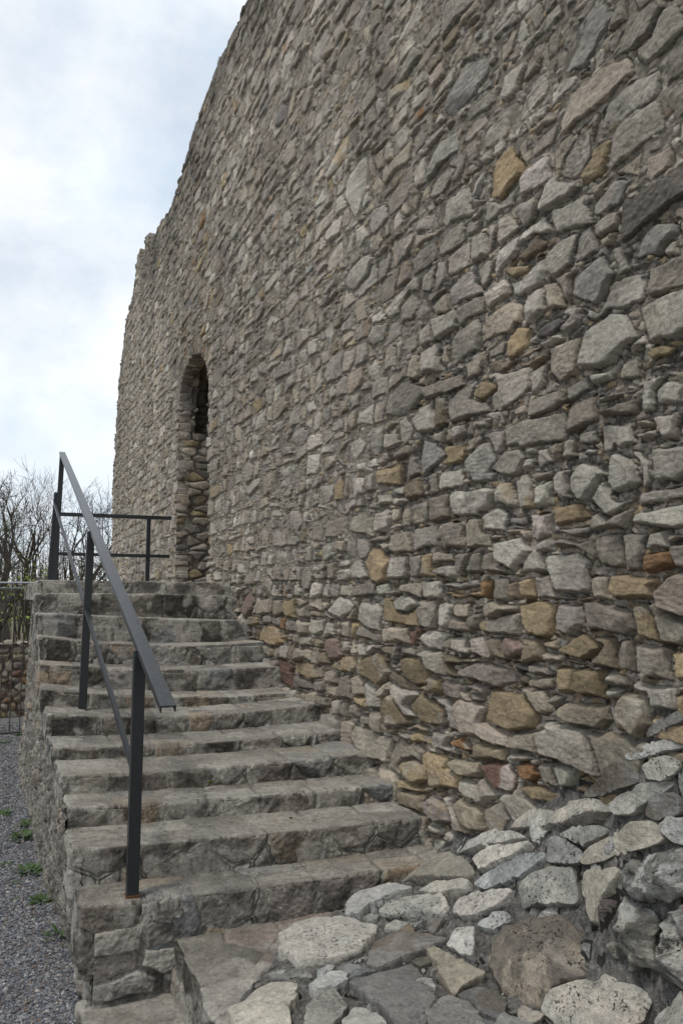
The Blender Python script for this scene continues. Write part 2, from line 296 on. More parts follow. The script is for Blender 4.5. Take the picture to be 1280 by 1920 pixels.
def n1(y, s, seed): return fb2(y * s + seed * 13.7, y * 0 + seed * 3.1, 1.0, 2)
def course_layout(Y, GY, GZ, wy, wz):
    """coursed rubble: wavy beds, slanting upright joints, split stones, blocks that break through the beds
    -> own, edge (distance to the joint), stones (y, z, half width, half height)"""
    rg = np.random.default_rng(21); Zk = [-.15]
    while Zk[-1] < 9.2: Zk.append(Zk[-1] + rg.choice([.09, .128, .165, .20], p=[.20, .32, .30, .18]) * rg.uniform(.9, 1.1))
    Zk = np.array(Zk); K = len(Zk)
    bk = np.stack([Zk[q] + .030 * n1(Y, .7, 5) + .026 * n1(Y, 1.9, q) + .014 * n1(Y, 5.5, q + .5) for q in range(K)], 1)
    row = np.zeros(GY.shape, np.int32)
    for q in range(1, K): row += wz > bk[:, q][:, None]
    row = np.clip(row, 0, K - 2); ci = np.broadcast_to(np.arange(len(Y))[:, None], GY.shape)
    zb = wz - bk[ci, row]; zt = bk[ci, row + 1] - wz
    own = np.zeros(GY.shape, np.int32); edge = np.empty(GY.shape); st = []
    rf = row.ravel(); order = np.argsort(rf, kind='stable'); cuts = np.searchsorted(rf[order], np.arange(K))
    wyf, wzf, zbf, ztf = wy.ravel(), wz.ravel(), zb.ravel(), zt.ravel(); of, ef = own.ravel(), edge.ravel()
    for q in range(K - 1):
        ix = order[cuts[q]:cuts[q + 1]] if q + 1 < len(cuts) else order[cuts[q]:]
        h = Zk[q + 1] - Zk[q]; mid = (Zk[q] + Zk[q + 1]) / 2; J = [-1.2]
        while J[-1] < 18.8: J.append(J[-1] + h * float(np.clip(rg.lognormal(.32, .40), .55, 3.2)))
        J = np.array(J); m = len(J) - 1; sl = rg.normal(0, .28, m + 1); base = len(st)
        split = (rg.random(m) < .20) & (h > .11); so = rg.uniform(-.18, .18, m) * h; ss = rg.normal(0, .10, m)
        ins = rg.gamma(1.6, .0032, (m, 4)); til = rg.normal(0, .075, (m, 4))
        for a in range(m):
            yc, hw = (J[a] + J[a + 1]) / 2, (J[a + 1] - J[a]) / 2
            if split[a]: st.append((yc, mid + so[a] + h * .25, hw, h * .25)); st.append((yc, mid + so[a] - h * .25, hw, h * .25))
            else: st.append((yc, mid, hw, h / 2)); st.append((yc, mid, hw, h / 2))
        if len(ix) == 0: continue
        y, z = wyf[ix], wzf[ix]; s = np.clip(np.searchsorted(J, y) - 1, 0, m - 1); dz = z - mid
        for _ in range(2):
            dl = y - (J[s] + sl[s] * dz); s = np.where((dl < 0) & (s > 0), s - 1, s)
            dr = (J[s + 1] + sl[s + 1] * dz) - y; s = np.where((dr < 0) & (s < m - 1), s + 1, s)
        dl = y - (J[s] + sl[s] * dz); dr = (J[s + 1] + sl[s + 1] * dz) - y; yc = (J[s] + J[s + 1]) / 2; zb_, zt_ = zbf[ix], ztf[ix]
        e_ = np.minimum(np.minimum(dl - ins[s, 0] - til[s, 0] * dz, dr - ins[s, 1] - til[s, 1] * dz), np.minimum(zb_ - ins[s, 2] - til[s, 2] * (y - yc), zt_ - ins[s, 3] - til[s, 3] * (y - yc)))
        lin = dz - so[s] - ss[s] * (y - yc); e2 = np.where(split[s], np.minimum(e_, np.abs(lin) - .002), e_)
        of[ix] = base + 2 * s + (split[s] & (lin < 0)); ef[ix] = e2
    own, edge = of.reshape(GY.shape), ef.reshape(GY.shape)
    # blocks that ignore the courses
    blocks = [(f[0], f[1], f[2] * .95, f[3] * .95) for f in FEAT]; nf = len(blocks)
    for _ in range(1500):
        c = (rg.uniform(-1, 18.3), rg.uniform(0, 8.9), rg.uniform(.11, .24), rg.uniform(.07, .115))
        if all(abs(c[0] - k[0]) > 1.6 * (c[2] + k[2]) or abs(c[1] - k[1]) > 1.7 * (c[3] + k[3]) for k in blocks): blocks.append(c)
    f0 = len(st); Zax = GZ[0]
    for bi, (cy, cz, hw, hh) in enumerate(blocks):
        st.append((cy, cz, hw, hh)); a, b_ = np.searchsorted(Y, [cy - hw - .12, cy + hw + .12]); c, d = np.searchsorted(Zax, [cz - hh - .1, cz + hh + .1])
        nsd = rg.integers(5, 8); th = np.linspace(0, 2 * math.pi, nsd, endpoint=False) + rg.uniform(0, 6.28) + rg.normal(0, .22, nsd); off = rg.uniform(.82, 1.08, nsd)
        if a >= b_ or c >= d: continue
        u, v = (wy[a:b_, c:d] - cy) / hw, (wz[a:b_, c:d] - cz) / hh; sd = np.full(u.shape, 9.)
        for t, o in zip(th, off): sd = np.minimum(sd, (o - (u * math.cos(t) + v * math.sin(t))) / math.hypot(math.cos(t) / hw, math.sin(t) / hh))
        ins_ = sd > -.004; own[a:b_, c:d][ins_] = f0 + bi; e = edge[a:b_, c:d]; e[ins_] = sd[ins_]; e[~ins_] = np.minimum(e[~ins_], -sd[~ins_] - .003)
    # thin arch stones set on edge round the doorway
    P = DOOR[3:10]; seg = np.linalg.norm(np.diff(P, axis=0), axis=1); cum = np.r_[0, np.cumsum(seg)]; ns = int(cum[-1] / .085); a0 = len(st)
    q = (np.arange(ns) + .5) / ns * cum[-1]; py, pz = np.interp(q, cum, P[:, 0]), np.interp(q, cum, P[:, 1]); ctr = np.array([10.15, CZ + 2.45])
    nr = np.c_[py, pz] - ctr; nr[:, 1] *= 1.3; nr /= np.linalg.norm(nr, axis=1, keepdims=True)
    for t in range(ns): st.append((py[t] + nr[t, 0] * .14, pz[t] + nr[t, 1] * .14, .10, .12))
    a, b_ = np.searchsorted(Y, [9.0, 11.4]); c, d = np.searchsorted(Zax, [CZ + 2.4, CZ + 3.8])
    yy, zz = wy[a:b_, c:d], wz[a:b_, c:d]; best = np.full(yy.shape, 9e9); sec = best.copy(); bi = np.zeros(yy.shape, int); rad = np.zeros(yy.shape)
    for t in range(ns):
        w0, w1 = yy - py[t], zz - pz[t]; al = w0 * nr[t, 0] + w1 * nr[t, 1]; cr = np.abs(w0 * nr[t, 1] - w1 * nr[t, 0]); dd = np.where(al > -.08, cr / (1 + .15 * al), 9.)
        m_ = dd < best; sec = np.where(m_, best, np.minimum(sec, dd)); rad = np.where(m_, al, rad); bi = np.where(m_, t, bi); best = np.where(m_, dd, best)
    rl = rg.uniform(.17, .30, ns)[bi]; sd = np.minimum(np.minimum((sec - best) / 2 - .003, rl - rad), rad + .05)
    ins_ = (sd > -.003) & (zz > CZ + 2.05 * S_); own[a:b_, c:d][ins_] = a0 + bi[ins_]; e = edge[a:b_, c:d]; e[ins_] = sd[ins_]
    return own, edge, np.array(st), f0, nf, a0

def chips(P2, cell, seed):
    """small packing stones pressed into the joints: distance field of a jittered grid"""
    tb = np.random.default_rng(seed); H = tb.random((128, 128, 4)); x, y = P2[:, 0] / cell, P2[:, 1] / (cell * .62); ix, iy = np.floor(x).astype(int), np.floor(y).astype(int)
    f1 = np.full(len(x), 9.); f2 = f1.copy(); r = np.zeros(len(x)); kk = np.zeros(len(x))
    for a in (-1, 0, 1):
        for b in (-1, 0, 1):
            h = H[(ix + a) & 127, (iy + b) & 127]; d = np.maximum(np.abs(ix + a + h[:, 0] - x), np.abs(iy + b + h[:, 1] - y)) * .6 + .4 * np.hypot(ix + a + h[:, 0] - x, iy + b + h[:, 1] - y)
            m = d < f1; f2 = np.where(m, f1, np.minimum(f2, d)); r = np.where(m, h[:, 2], r); kk = np.where(m, h[:, 3], kk); f1 = np.where(m, d, f1)
    return np.clip((f2 - f1) * 2.4, 0, 1) * (r > .55) * (.5 + .5 * r), kk

def build_wall():
    rg = np.random.default_rng(5)
    Y = [-.6]
    while Y[-1] < 18.15:
        y = Y[-1]; Y.append(y + (.02 if y < 1.0 else min(.034, max(.0045, 1.0 * (y * y + WX * WX) / (WX * 784)))))
    Z = [-.05]
    while Z[-1] < 9.0:
        z = Z[-1]; Z.append(z + (.0045 if z < 4.2 else .0021 * (z - CZ)))
    Y = np.array(Y); Z = np.array(Z); ny, nz = len(Y), len(Z)
    GY, GZ = np.meshgrid(Y, Z, indexing='ij')
    wy = GY + fb2(GY, GZ, 6, 2) * .020 + fb2(GY, GZ, 24, 2) * .005
    wz = GZ + fb2(GY + 31, GZ + 7, 6, 2) * .016 + fb2(GY + 11, GZ, 24, 2) * .005
    own, edge, st, f0, nf, a0 = course_layout(Y, GY, GZ, wy, wz); n = len(st); nseg = n - a0
    P2 = np.stack([GY.ravel(), GZ.ravel()], 1); own = own.ravel(); edge = edge.ravel()
    S = stone_params(n, st[:, 3], rg, top=(.010, .038), tilt=.22, chip=.42, jw=(.001, .005), sa=.0030, dim3=False, cut=4)
    sup = np.sqrt((S['dir'][:, :, 0] * st[:, None, 2]) ** 2 + (S['dir'][:, :, 1] * st[:, None, 3]) ** 2)        # half size of the stone in each plane's direction
    for q in range(1, S['c'].shape[1]): S['c'][:, q] = S['top'] + S['s'][:, q] * sup[:, q] * (rg.uniform(.72, 1.25, n) if q >= 3 else rg.uniform(.0, .8, n))
    S['dir'][:, 1] = (0, 1, 0) + rg.normal(0, .3, (n, 3)); S['dir'][:, 1, 2] = 0; S['s'][:, 1] = rg.uniform(.05, .35, n); S['c'][:, 1] = S['top'] + S['s'][:, 1] * st[:, 3] * rg.uniform(-.2, .8, n)   # upper part leans back, so it catches the sky
    S = {k: (v[..., :2] if k in ('dir', 'off', 'strat') else v) for k, v in S.items()}
    # courses are weathered open near the foot and at the near end, flush higher up
    def zones(y, z):
        low = sstep(2.15 - z + fb2(y, z, .7, 2) * .5, -.25, .35)
        opn = sstep(1.9 - np.hypot(y - 3.0, (z - 2.1) * .8) + fb2(y, z, .9, 2) * .9, -.3, .8)
        return low, np.maximum(low, opn)
    low, opn = zones(P2[:, 0], P2[:, 1])
    L2 = P2 - st[own, :2]
    S['top'] = S['top'] + zones(st[:, 0], st[:, 1])[1] * .006; S['jw'] = S['jw'] + zones(st[:, 0], st[:, 1])[1] * rg.uniform(.0, .010, n)
    h, mask = relief(L2, own, edge, S, P2, dict(rough=.0030, mort=.009 - .020 * opn - .020 * low, mr=.006 + .005 * opn, pit=.04 + .09 * opn, slope=3.6, wob=.006, k=.002, round=.005))
    chp, ck = chips(P2 + np.c_[fb2(P2[:, 0], P2[:, 1], 20, 2), fb2(P2[:, 1], P2[:, 0], 20, 2)] * .006, .055, 3); hc = (.008 - .017 * opn - .012 * low) + chp * .016 - .004
    isc = mask * (hc > h) ; h = np.where(mask > .5, np.maximum(h, hc), h)
    h += fb2(P2[:, 0], P2[:, 1], .45, 2) * .03
    # colours
    lo_s, op_s = zones(st[:, 0], st[:, 1])
    c_up = pick_cols(n, ['grey', 'pale', 'beige', 'warmgrey', 'ochre', 'brown', 'mauve', 'dark', 'bluegrey'], [.38, .27, .16, .14, .014, .010, .008, .002, .005], rg, .10)
    c_op = pick_cols(n, ['grey', 'pale', 'beige', 'warmgrey', 'ochre', 'brown', 'mauve', 'dark', 'red'], [.27, .42, .17, .08, .016, .012, .018, .005, .002], rg, .11)
    c_lo = pick_cols(n, ['grey', 'pale', 'beige', 'warmgrey', 'ochre', 'brown', 'mauve', 'dark', 'rust', 'red'], [.10, .12, .19, .18, .16, .17, .045, .012, .014, .005], rg, .13)
    u = rg.random(n); col = np.where((u < lo_s)[:, None], c_lo, np.where((rg.random(n) < op_s)[:, None], c_op, c_up))
    arch = np.arange(n) >= a0
    col[arch] = pick_cols(arch.sum(), ['ochre', 'beige', 'mauve', 'warmgrey', 'grey', 'brown'], [.16, .28, .12, .2, .16, .08], rg)
    fade = sstep(np.hypot(st[:, 0] - 10.0, (st[:, 1] - CZ - 3.9)) * -1 + 1.3, 0, .6)     # the ochre patch above the arch
    sel = rg.random(n) < fade * .62; col[sel] = pick_cols(sel.sum(), ['ochre', 'beige', 'rust', 'mauve'], [.3, .5, .1, .1], rg)
    for q, f in enumerate(FEAT): col[f0 + q] = PAL[f[4]]
    two = second_tone(n, ['ochre', 'beige', 'pale', 'warmgrey', 'mauve', 'rust'], [.12, .25, .25, .22, .1, .03], rg, .45)
    mc = np.array([.275, .245, .202]) * (1 - opn[:, None]) + np.array([.135, .124, .107]) * opn[:, None]; mc = mc * (1 - .68 * low[:, None])
    # old grime near the top of the wall
    grime = sstep(P2[:, 1] - wall_top(P2[:, 0]) + 1.3 + fb2(P2[:, 0], P2[:, 1], 1.1, 3) * 1.4, 0, 1.5) * .46
    c, tcv, lich = shade(col, own, mask, mc, P2, S, two, lm=.75, ls=.12, gran=.15 + .55 * opn[:, None])
    cc_ = pick_cols(64, ['grey', 'pale', 'beige', 'ochre', 'brown', 'mauve'], [.3, .25, .2, .09, .1, .06], rg)[(ck * 63).astype(int)]; c = c * (1 - isc[:, None]) + cc_ * isc[:, None]
    run = fb2(P2[:, 0] * 1.6, P2[:, 1] * .30, 1.2, 3)[:, None]; c *= 1 + np.clip(run, -.5, .5) * .34             # old rain runs down the face
    c *= (1 - grime)[:, None]; c *= (1 + fb2(P2[:, 0], P2[:, 1], .55, 3) * .16)[:, None]
    lich = lich * (.35 + .85 * opn)
    V = np.c_[WX - h, P2]
    idx = np.arange(ny * nz).reshape(ny, nz)
    F = np.stack([idx[:-1, :-1], idx[:-1, 1:], idx[1:, 1:], idx[1:, :-1]], -1).reshape(-1, 4)
    cy, cz = P2[F[:, 0], 0], P2[F[:, 0], 1]
    gone = (st[:, 1] > wall_top(st[:, 0]) + .07) | (st[:, 0] > 17.95)
    hole = in_poly(wy.ravel()[F[:, 0]], wz.ravel()[F[:, 0]], DOOR + (0, 0))
    F = F[~gone[own[F[:, 0]]] & ~hole & (cz < wall_top(cy) + .02 + .03 * fb2(cy, cz, 5, 2))]
    # thickness behind every open edge
    E = np.concatenate([F[:, [0, 1]], F[:, [1, 2]], F[:, [2, 3]], F[:, [3, 0]]]); key = np.sort(E, 1); key = key[:, 0] * (ny * nz) + key[:, 1]
    _, inv, cnt = np.unique(key, return_inverse=True, return_counts=True); B = E[cnt[inv] == 1]
    used = np.zeros(len(V), bool); used[F.ravel()] = True; remap = np.cumsum(used) - 1
    F = remap[F]; B = remap[B]; V = V[used]; c = c[used]; tcv = tcv[used]; lich = lich[used]
    bv = np.unique(B); k = len(V); mapb = np.zeros(len(V), int); mapb[bv] = k + np.arange(len(bv)); mapc = mapb.copy(); mapc[bv] += len(bv)
    V1 = V[bv] + np.c_[np.full(len(bv), .12) + fb2(V[bv, 1], V[bv, 2], 9, 2) * .06, fb2(V[bv, 1] + 5, V[bv, 2], 8, 2) * .02, fb2(V[bv, 1], V[bv, 2] + 5, 8, 2) * .02]
    nd = np.hypot((V[bv, 1] - 10.15) / 1.4, (V[bv, 2] - CZ - 1.5) / 2.4) < 1.0                          # the doorway has its own lining
    V2 = V[bv] + np.c_[np.where(nd, .16, 1.2), 0 * V[bv, 1], np.where(nd, 0, -.03)]
    F = np.vstack([F, np.c_[B[:, 1], B[:, 0], mapb[B[:, 0]], mapb[B[:, 1]]], np.c_[mapb[B[:, 1]], mapb[B[:, 0]], mapc[B[:, 0]], mapc[B[:, 1]]]])
    V = np.vstack([V, V1, V2]); rep = lambda a: np.concatenate([a, a[bv], a[bv]])
    tcv = np.c_[tcv, V[:k, 0]] if tcv.shape[1] == 2 else tcv
    return V, F, dict(col=rep(c), tc=rep(tcv), lich=rep(lich))

castle = thing('castle_wall', 'tall ruined castle wall of grey rubble stone with an arched doorway, beside the steps', 'wall', (WX, 0, 0))
V, F, A = build_wall()
part(mesh_np('masonry_face', V, F, M_WALL, castle, A), castle)

# the doorway lining: jambs and soffit swept 1.2 m into the wall
def build_lining(core=False):
    rg = np.random.default_rng(9)
    P = DOOR; seg = np.linalg.norm(np.diff(P, axis=0), axis=1); cum = np.r_[0, np.cumsum(seg)]; Lt = cum[-1]
    s = np.arange(0, Lt, .012); d = np.arange(-.015, 1.25, .014)
    py = np.interp(s, cum, P[:, 0]); pz = np.interp(s, cum, P[:, 1])
    k = 9; kern = np.ones(k) / k; py[k:-k] = np.convolve(py, kern, 'same')[k:-k]; pz[k:-k] = np.convolve(pz, kern, 'same')[k:-k]
    ty = np.gradient(py); tz = np.gradient(pz); l = np.hypot(ty, tz); ny, nz = tz / l, -ty / l      # points into the opening?
    ctr = np.array([10.15, CZ + 1.9]); sg = np.sign(((ctr[0] - py) * ny + (ctr[1] - pz) * nz)); ny *= sg; nz *= sg
    GS, GD = np.meshgrid(s, d, indexing='ij')
    st = []; q = 0
    while q < Lt + .1:
        hgt = rg.uniform(.045, .14); x = rg.uniform(-.25, 0)
        while x < 1.3:
            wd = rg.uniform(.16, .42); st.append((q + hgt / 2 + rg.normal(0, .012), x + wd / 2, rg.uniform(.03, .06))); x += wd
        q += hgt
    st = np.array(st); n = len(st)
    P2 = np.stack([GS.ravel() + fb2(GS.ravel(), GD.ravel(), 8, 2) * .02, GD.ravel()], 1)
    own, edge = cells3(np.c_[P2, np.zeros(len(P2))], np.c_[st[:, :2], np.zeros(n)], st[:, 2], np.array([2.0, 1., 1.]))
    S = stone_params(n, np.full(n, .07), rg, top=(.010, .032), tilt=.12, jw=(.001, .005), dim3=False, cut=1)
    S = {k_: (v[..., :2] if k_ in ('dir', 'off', 'strat') else v) for k_, v in S.items()}
    h, mask = relief(P2 - st[own, :2], own, edge, S, P2, dict(rough=.003, mort=-.012, mr=.005, slope=1.5))
    col = pick_cols(n, ['beige', 'grey', 'ochre', 'warmgrey', 'brown', 'mauve'], [.34, .2, .1, .22, .1, .04], rg)
    c, tcv, lich = shade(col, own, mask, np.array([.17, .15, .125]), P2, S, None, lm=.6, ls=.25)
    h = h - .018
    if core: h = h - .30 + fb2(P2[:, 0], P2[:, 1], 3, 3) * .12
    NY = np.repeat(ny, len(d)); NZ = np.repeat(nz, len(d)); BY = np.repeat(py, len(d)); BZ = np.repeat(pz, len(d))
    V = np.c_[WX + GD.ravel(), BY + NY * h, BZ + NZ * h]
    a, b = len(s), len(d); idx = np.arange(a * b).reshape(a, b)
    F = np.stack([idx[:-1, :-1], idx[1:, :-1], idx[1:, 1:], idx[:-1, 1:]], -1).reshape(-1, 4)
    C = V[F].mean(1); own2 = own[F[:, 0]]                                   # high up the inner lining is cut away so the recess goes dark
    sq = s[np.clip(F[:, 0] // b, 0, a - 1)]
    if core: F = F[C[:, 0] > WX + .14]
    else: F = F[~((C[:, 0] - WX > .23 + .05 * fb2(C[:, 1], C[:, 2], 5, 2)) & (sq + .06 * fb2(C[:, 0], sq, 6, 2) > np.interp(CZ + 1.72 * S_, pz[:len(pz) // 2], s[:len(pz) // 2])) & (sq < Lt - 2.35))]
    return V, F, dict(col=c, tc=np.c_[tcv, GD.ravel()], lich=lich)
V, F, A = build_lining()
part(mesh_np('doorway_lining', V, F, M_WALL, castle, A), castle)
V, F, A = build_lining(True)  # added inner surface, so the cut-away recess reads dim instead of black
part(mesh_np('doorway_core', V, F, M_WALL, castle, A), castle)
# rubble infill closing the passage at the back
def slab_grid(origin, ax1, ax2, nrm, l1, l2, res, cell, seed, names, probs, mcol, par, topr=(.01, .03), aniso=(1, 1.3), warp=None, keep=None, lm=.6, ls=.4, jit=.15):
    """flat patch of masonry on any plane; returns V, F, attributes"""
    rg = np.random.default_rng(seed); a = np.arange(0, l1 + res, res); b = np.arange(0, l2 + res, res)
    GA, GB = np.meshgrid(a, b, indexing='ij'); st = []; y = -cell / 2
    while y < l2 + cell:
        h = cell * rg.uniform(.6, 1.3); x = rg.uniform(-.2, 0)
        while x < l1 + cell:
            wd = cell * rg.uniform(.8, 2.1); st.append((x + wd / 2, y + h / 2 + rg.normal(0, h * .15), cell * rg.uniform(.15, .45))); x += wd
        y += h
    st = np.array(st); n = len(st); P2 = np.stack([GA.ravel(), GB.ravel()], 1)
    Pw = P2 + np.c_[fb2(P2[:, 0], P2[:, 1], 9, 2), fb2(P2[:, 0] + 9, P2[:, 1], 9, 2)] * cell * .14
    own, edge = cells3(np.c_[Pw, np.zeros(len(P2))], np.c_[st[:, :2], np.zeros(n)], st[:, 2], np.array([aniso[0], aniso[1], 1.]))
    S = stone_params(n, np.full(n, cell * .5), rg, top=topr, jw=(.001, .007), dim3=False)
    S = {k_: (v[..., :2] if k_ in ('dir', 'off', 'strat') else v) for k_, v in S.items()}
    h, mask = relief(P2 - st[own, :2], own, edge, S, P2, par)
    c, tcv, lich = shade(pick_cols(n, names, probs, rg, jit), own, mask, np.asarray(mcol), P2, S, second_tone(n, names, probs, rg), lm=lm, ls=ls)
    o, e1, e2, nn = (np.array(q, float) for q in (origin, ax1, ax2, nrm))
    V = o + P2[:, :1] * e1 + P2[:, 1:] * e2 + h[:, None] * nn
    if warp is not None: V = warp(V, P2)
    na, nb = len(a), len(b); idx = np.arange(na * nb).reshape(na, nb)
    F = np.stack([idx[:-1, :-1], idx[1:, :-1], idx[1:, 1:], idx[:-1, 1:]], -1).reshape(-1, 4)
    if np.dot(np.cross(e1, e2), nn) < 0: F = F[:, ::-1]
    if keep is not None:
        F = F[keep(V[F].mean(1))]
    return V, F, dict(col=c, tc=np.c_[tcv, h], lich=lich)
V, F, A = slab_grid((WX + 1.2, 9.1, CZ), (0, 1, 0), (0, 0, 1), (-1, 0, 0), 2.1, 3.4, .03, .15, 4, ['grey', 'warmgrey', 'brown'], [.4, .4, .2], (.14, .13, .11), dict(rough=.003, mort=0.))
part(mesh_np('doorway_back', V, F, M_WALL, castle, A), castle)
V, F, A = slab_grid((WX + 1.24, -1.2, -.2), (0, 1, 0), (0, 0, 1), (1, 0, 0), 19.2, 9.2, .06, .18, 6, ['grey', 'warmgrey', 'beige'], [.4, .3, .3], (.24, .21, .17), dict(rough=.004, mort=0.), keep=lambda c: (c[:, 2] < wall_top(c[:, 1]) + .05) & (c[:, 1] < 17.9))
part(mesh_np('back_face', V, F, M_WALL, castle, A), castle)

# ------------------------------------------------------------------ generic weathered masonry block (top, front, left faces share stones round the corner)
def stone_block(name, x0, x1, y0, y1, z0, z1, res, sites, rad, seed, names, probs, mcol, parent, mat=None, warp=None, par=None, r=.014, aniso=(1, 1, 1), topr=(.001, .013), jw=(.002, .010), ls=.5, two_p=.5, wob=.0, faces='tfl', jit=.13, tread=True):
    rg = np.random.default_rng(seed); n = len(sites)
    xs = np.linspace(x0, x1, max(3, int((x1 - x0) / res))); ys = np.linspace(y0, y1, max(3, int((y1 - y0) / (res * 1.3)))); zs = np.linspace(z1, z0, max(3, int((z1 - z0) / res)))
    Vs, Fs, off = [], [], 0
    def grid(fn, A_, B_, flip):
        nonlocal off
        GA, GB = np.meshgrid(A_, B_, indexing='ij'); v = fn(GA.ravel(), GB.ravel()); na, nb = len(A_), len(B_)
        idx = np.arange(na * nb).reshape(na, nb) + off
        f = np.stack([idx[:-1, :-1], idx[1:, :-1], idx[1:, 1:], idx[:-1, 1:]], -1).reshape(-1, 4)
        Vs.append(v); Fs.append(f[:, ::-1] if flip else f); off += na * nb
    if 't' in faces: grid(lambda a, b: np.c_[a, b, np.full(len(a), z1)], xs, ys, False)
    if 'f' in faces: grid(lambda a, b: np.c_[a, np.full(len(a), y0), b], xs, zs, True)
    if 'l' in faces: grid(lambda a, b: np.c_[np.full(len(a), x0), a, b], ys, zs, False)
    P = np.vstack(Vs); F = np.vstack(Fs)
    rr = np.array([r, r, r]); lo = np.array([x0, y0, z0 - 1]) + r; hi = np.array([x1 + 1, y1 + 1, z1]) - r
    Q = np.clip(P, lo, hi); D = P - Q; ln = np.linalg.norm(D, axis=1, keepdims=True); Nn = D / np.maximum(ln, 1e-9); P0 = Q + Nn * r
    Pw = P0 + np.c_[_fb3(P0, 6, 2), _fb3(P0 + 9, 6, 2), _fb3(P0 + 4, 6, 2)] * (.016 if tread else .03)
    own, edge = cells3(Pw, sites, rad, np.array(aniso, float))
    S = stone_params(n, np.full(n, .14), rg, top=topr, tilt=.05, chip=.25, jw=jw, sa=.004, cut=1)
    pr = dict(rough=.0050, mort=-.002, mr=.006, slope=1.6, wob=.010, k=.006, round=.01); pr.update(par or {})
    h, mask = relief(P0 - sites[own], own, edge, S, P0, pr)
    h = h + _fb3(P0, 2.3, 2) * .012
    if tread:
        fl = sstep(Nn[:, 2], .6, .95) * .75; mask = mask * (1 - fl * .8); h = h * (1 - fl) + (.005 + .006 * _fb3(P0, 6, 3)) * fl
    c, tcv, lich = shade(pick_cols(n, names, probs, rg, jit), own, mask, np.asarray(mcol), P0, S, second_tone(n, names, probs, rg, two_p), lm=.5, ls=ls)
    if tread: tcv = P0 + seed * .37
    if tread:                                                            # upward faces blended paler, weather darkens the risers in blotches
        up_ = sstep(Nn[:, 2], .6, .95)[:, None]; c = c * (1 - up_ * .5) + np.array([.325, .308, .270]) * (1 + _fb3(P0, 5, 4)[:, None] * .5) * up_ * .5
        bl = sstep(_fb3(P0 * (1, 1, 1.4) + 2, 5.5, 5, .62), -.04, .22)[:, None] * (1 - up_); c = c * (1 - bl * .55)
        pt = sstep(_fb3(P0 + 8, 5.2, 4), .13, .26)[:, None] * .75; c = c * (1 - pt) + np.array([.40, .38, .335]) * pt; h = h * (1 - pt[:, 0]) + .006 * pt[:, 0]
    crk = np.exp(-((edge + _fb3(P0, 26, 2) * .01 - S['jw'][own]) / .0042) ** 2) * sstep(_fb3(P0 + 6, 3, 2), -.45, .15) * (1 - .25 * fl if tread else .6)
    h = h - .012 * crk; c = c * (1 - .62 * crk[:, None])                    # joints opened by frost, filled with dirt
    chipn = np.maximum(0, _fb3(P0 + 3, 7, 3) - .03) * .20 * (np.count_nonzero(np.abs(D) > r * .2, axis=1) >= 2)   # broken arrises
    V = P0 + Nn * (h - chipn)[:, None]
    if warp is not None: V = warp(V)
    o = mesh_np(name, V, F, mat or M_STEP, parent, dict(col=c, tc=tcv, lich=lich))
    return part(o, parent)

# ------------------------------------------------------------------ the staircase
#        u      vL     zL     vM     zM     zR    (stair units; front edge of each tread at left end, middle, wall)
STEPS = [(6.175, 0.292, 0.124, 1.166, 0.12, 0.115),
 (5.965, 0.289, 0.026, 1.248, 0.02, 0.008),
 (5.63, 0.275, -0.106, 1.069, -0.15, -0.176),
 (5.278, 0.276, -0.248, 1.077, -0.32, -0.313),
 (4.93, 0.266, -0.385, 1.009, -0.449, -0.448),
 (4.59, 0.267, -0.492, 0.943, -0.571, -0.582),
 (4.244, 0.284, -0.582, 0.96, -0.63, -0.605),
 (3.905, 0.285, -0.688, 0.886, -0.713, -0.702),
 (3.56, 0.302, -0.743, 0.81, -0.765, -0.759),
 (3.322, 0.306, -0.821, 0.871, -0.843, -0.859),
 (3.034, 0.31, -0.896, 0.798, -0.914, -0.938),
 (2.83, 0.333, -1.02, 0.778, -1.038, -1.048)]
stairs = thing('stone_staircase', 'worn grey stone steps climbing to a landing along the castle wall', 'staircase', tuple(W3(1.0, 2.9, -1.2)))
def step_sites(rg, x0, x1, y0, H, D, z1):
    s, r = [], []; x = x0
    while x < x1:
        wd = rg.uniform(.16, .46)
        if rg.random() < .48 and H > .10:
            s.append((x + wd / 2, y0 + .08, z1 - H * .22)); r.append(.09); q = x
            while q < x + wd: k = rg.uniform(.07, .16); s.append((q + k / 2, y0 + .05, z1 - H * .82)); r.append(.02); q += k
        else: s.append((x + wd / 2, y0 + .08, z1 - H * .5)); r.append(.13)
        s.append((x + wd * rg.uniform(.3, .7), y0 + .30, z1 - .03)); r.append(.08)
        if D > .6:
            for k in range(int((D - .4) / .3)): s.append((x + wd * rg.uniform(.3, .7), y0 + .6 + k * .3, z1)); r.append(.1)
        x += wd
    return np.array(s), np.array(r)
rs = np.random.default_rng(77)
NM = ['stepgrey', 'stepdark', 'steppale', 'steptan', 'stepblue']
PAL.update(stepgrey=(.262, .240, .208), stepdark=(.160, .145, .124), steppale=(.380, .358, .318), steptan=(.330, .262, .190), stepblue=(.235, .235, .228), steppink=(.27, .19, .16), cream=(.52, .48, .395), white=(.50, .48, .44), slate=(.215, .213, .208))
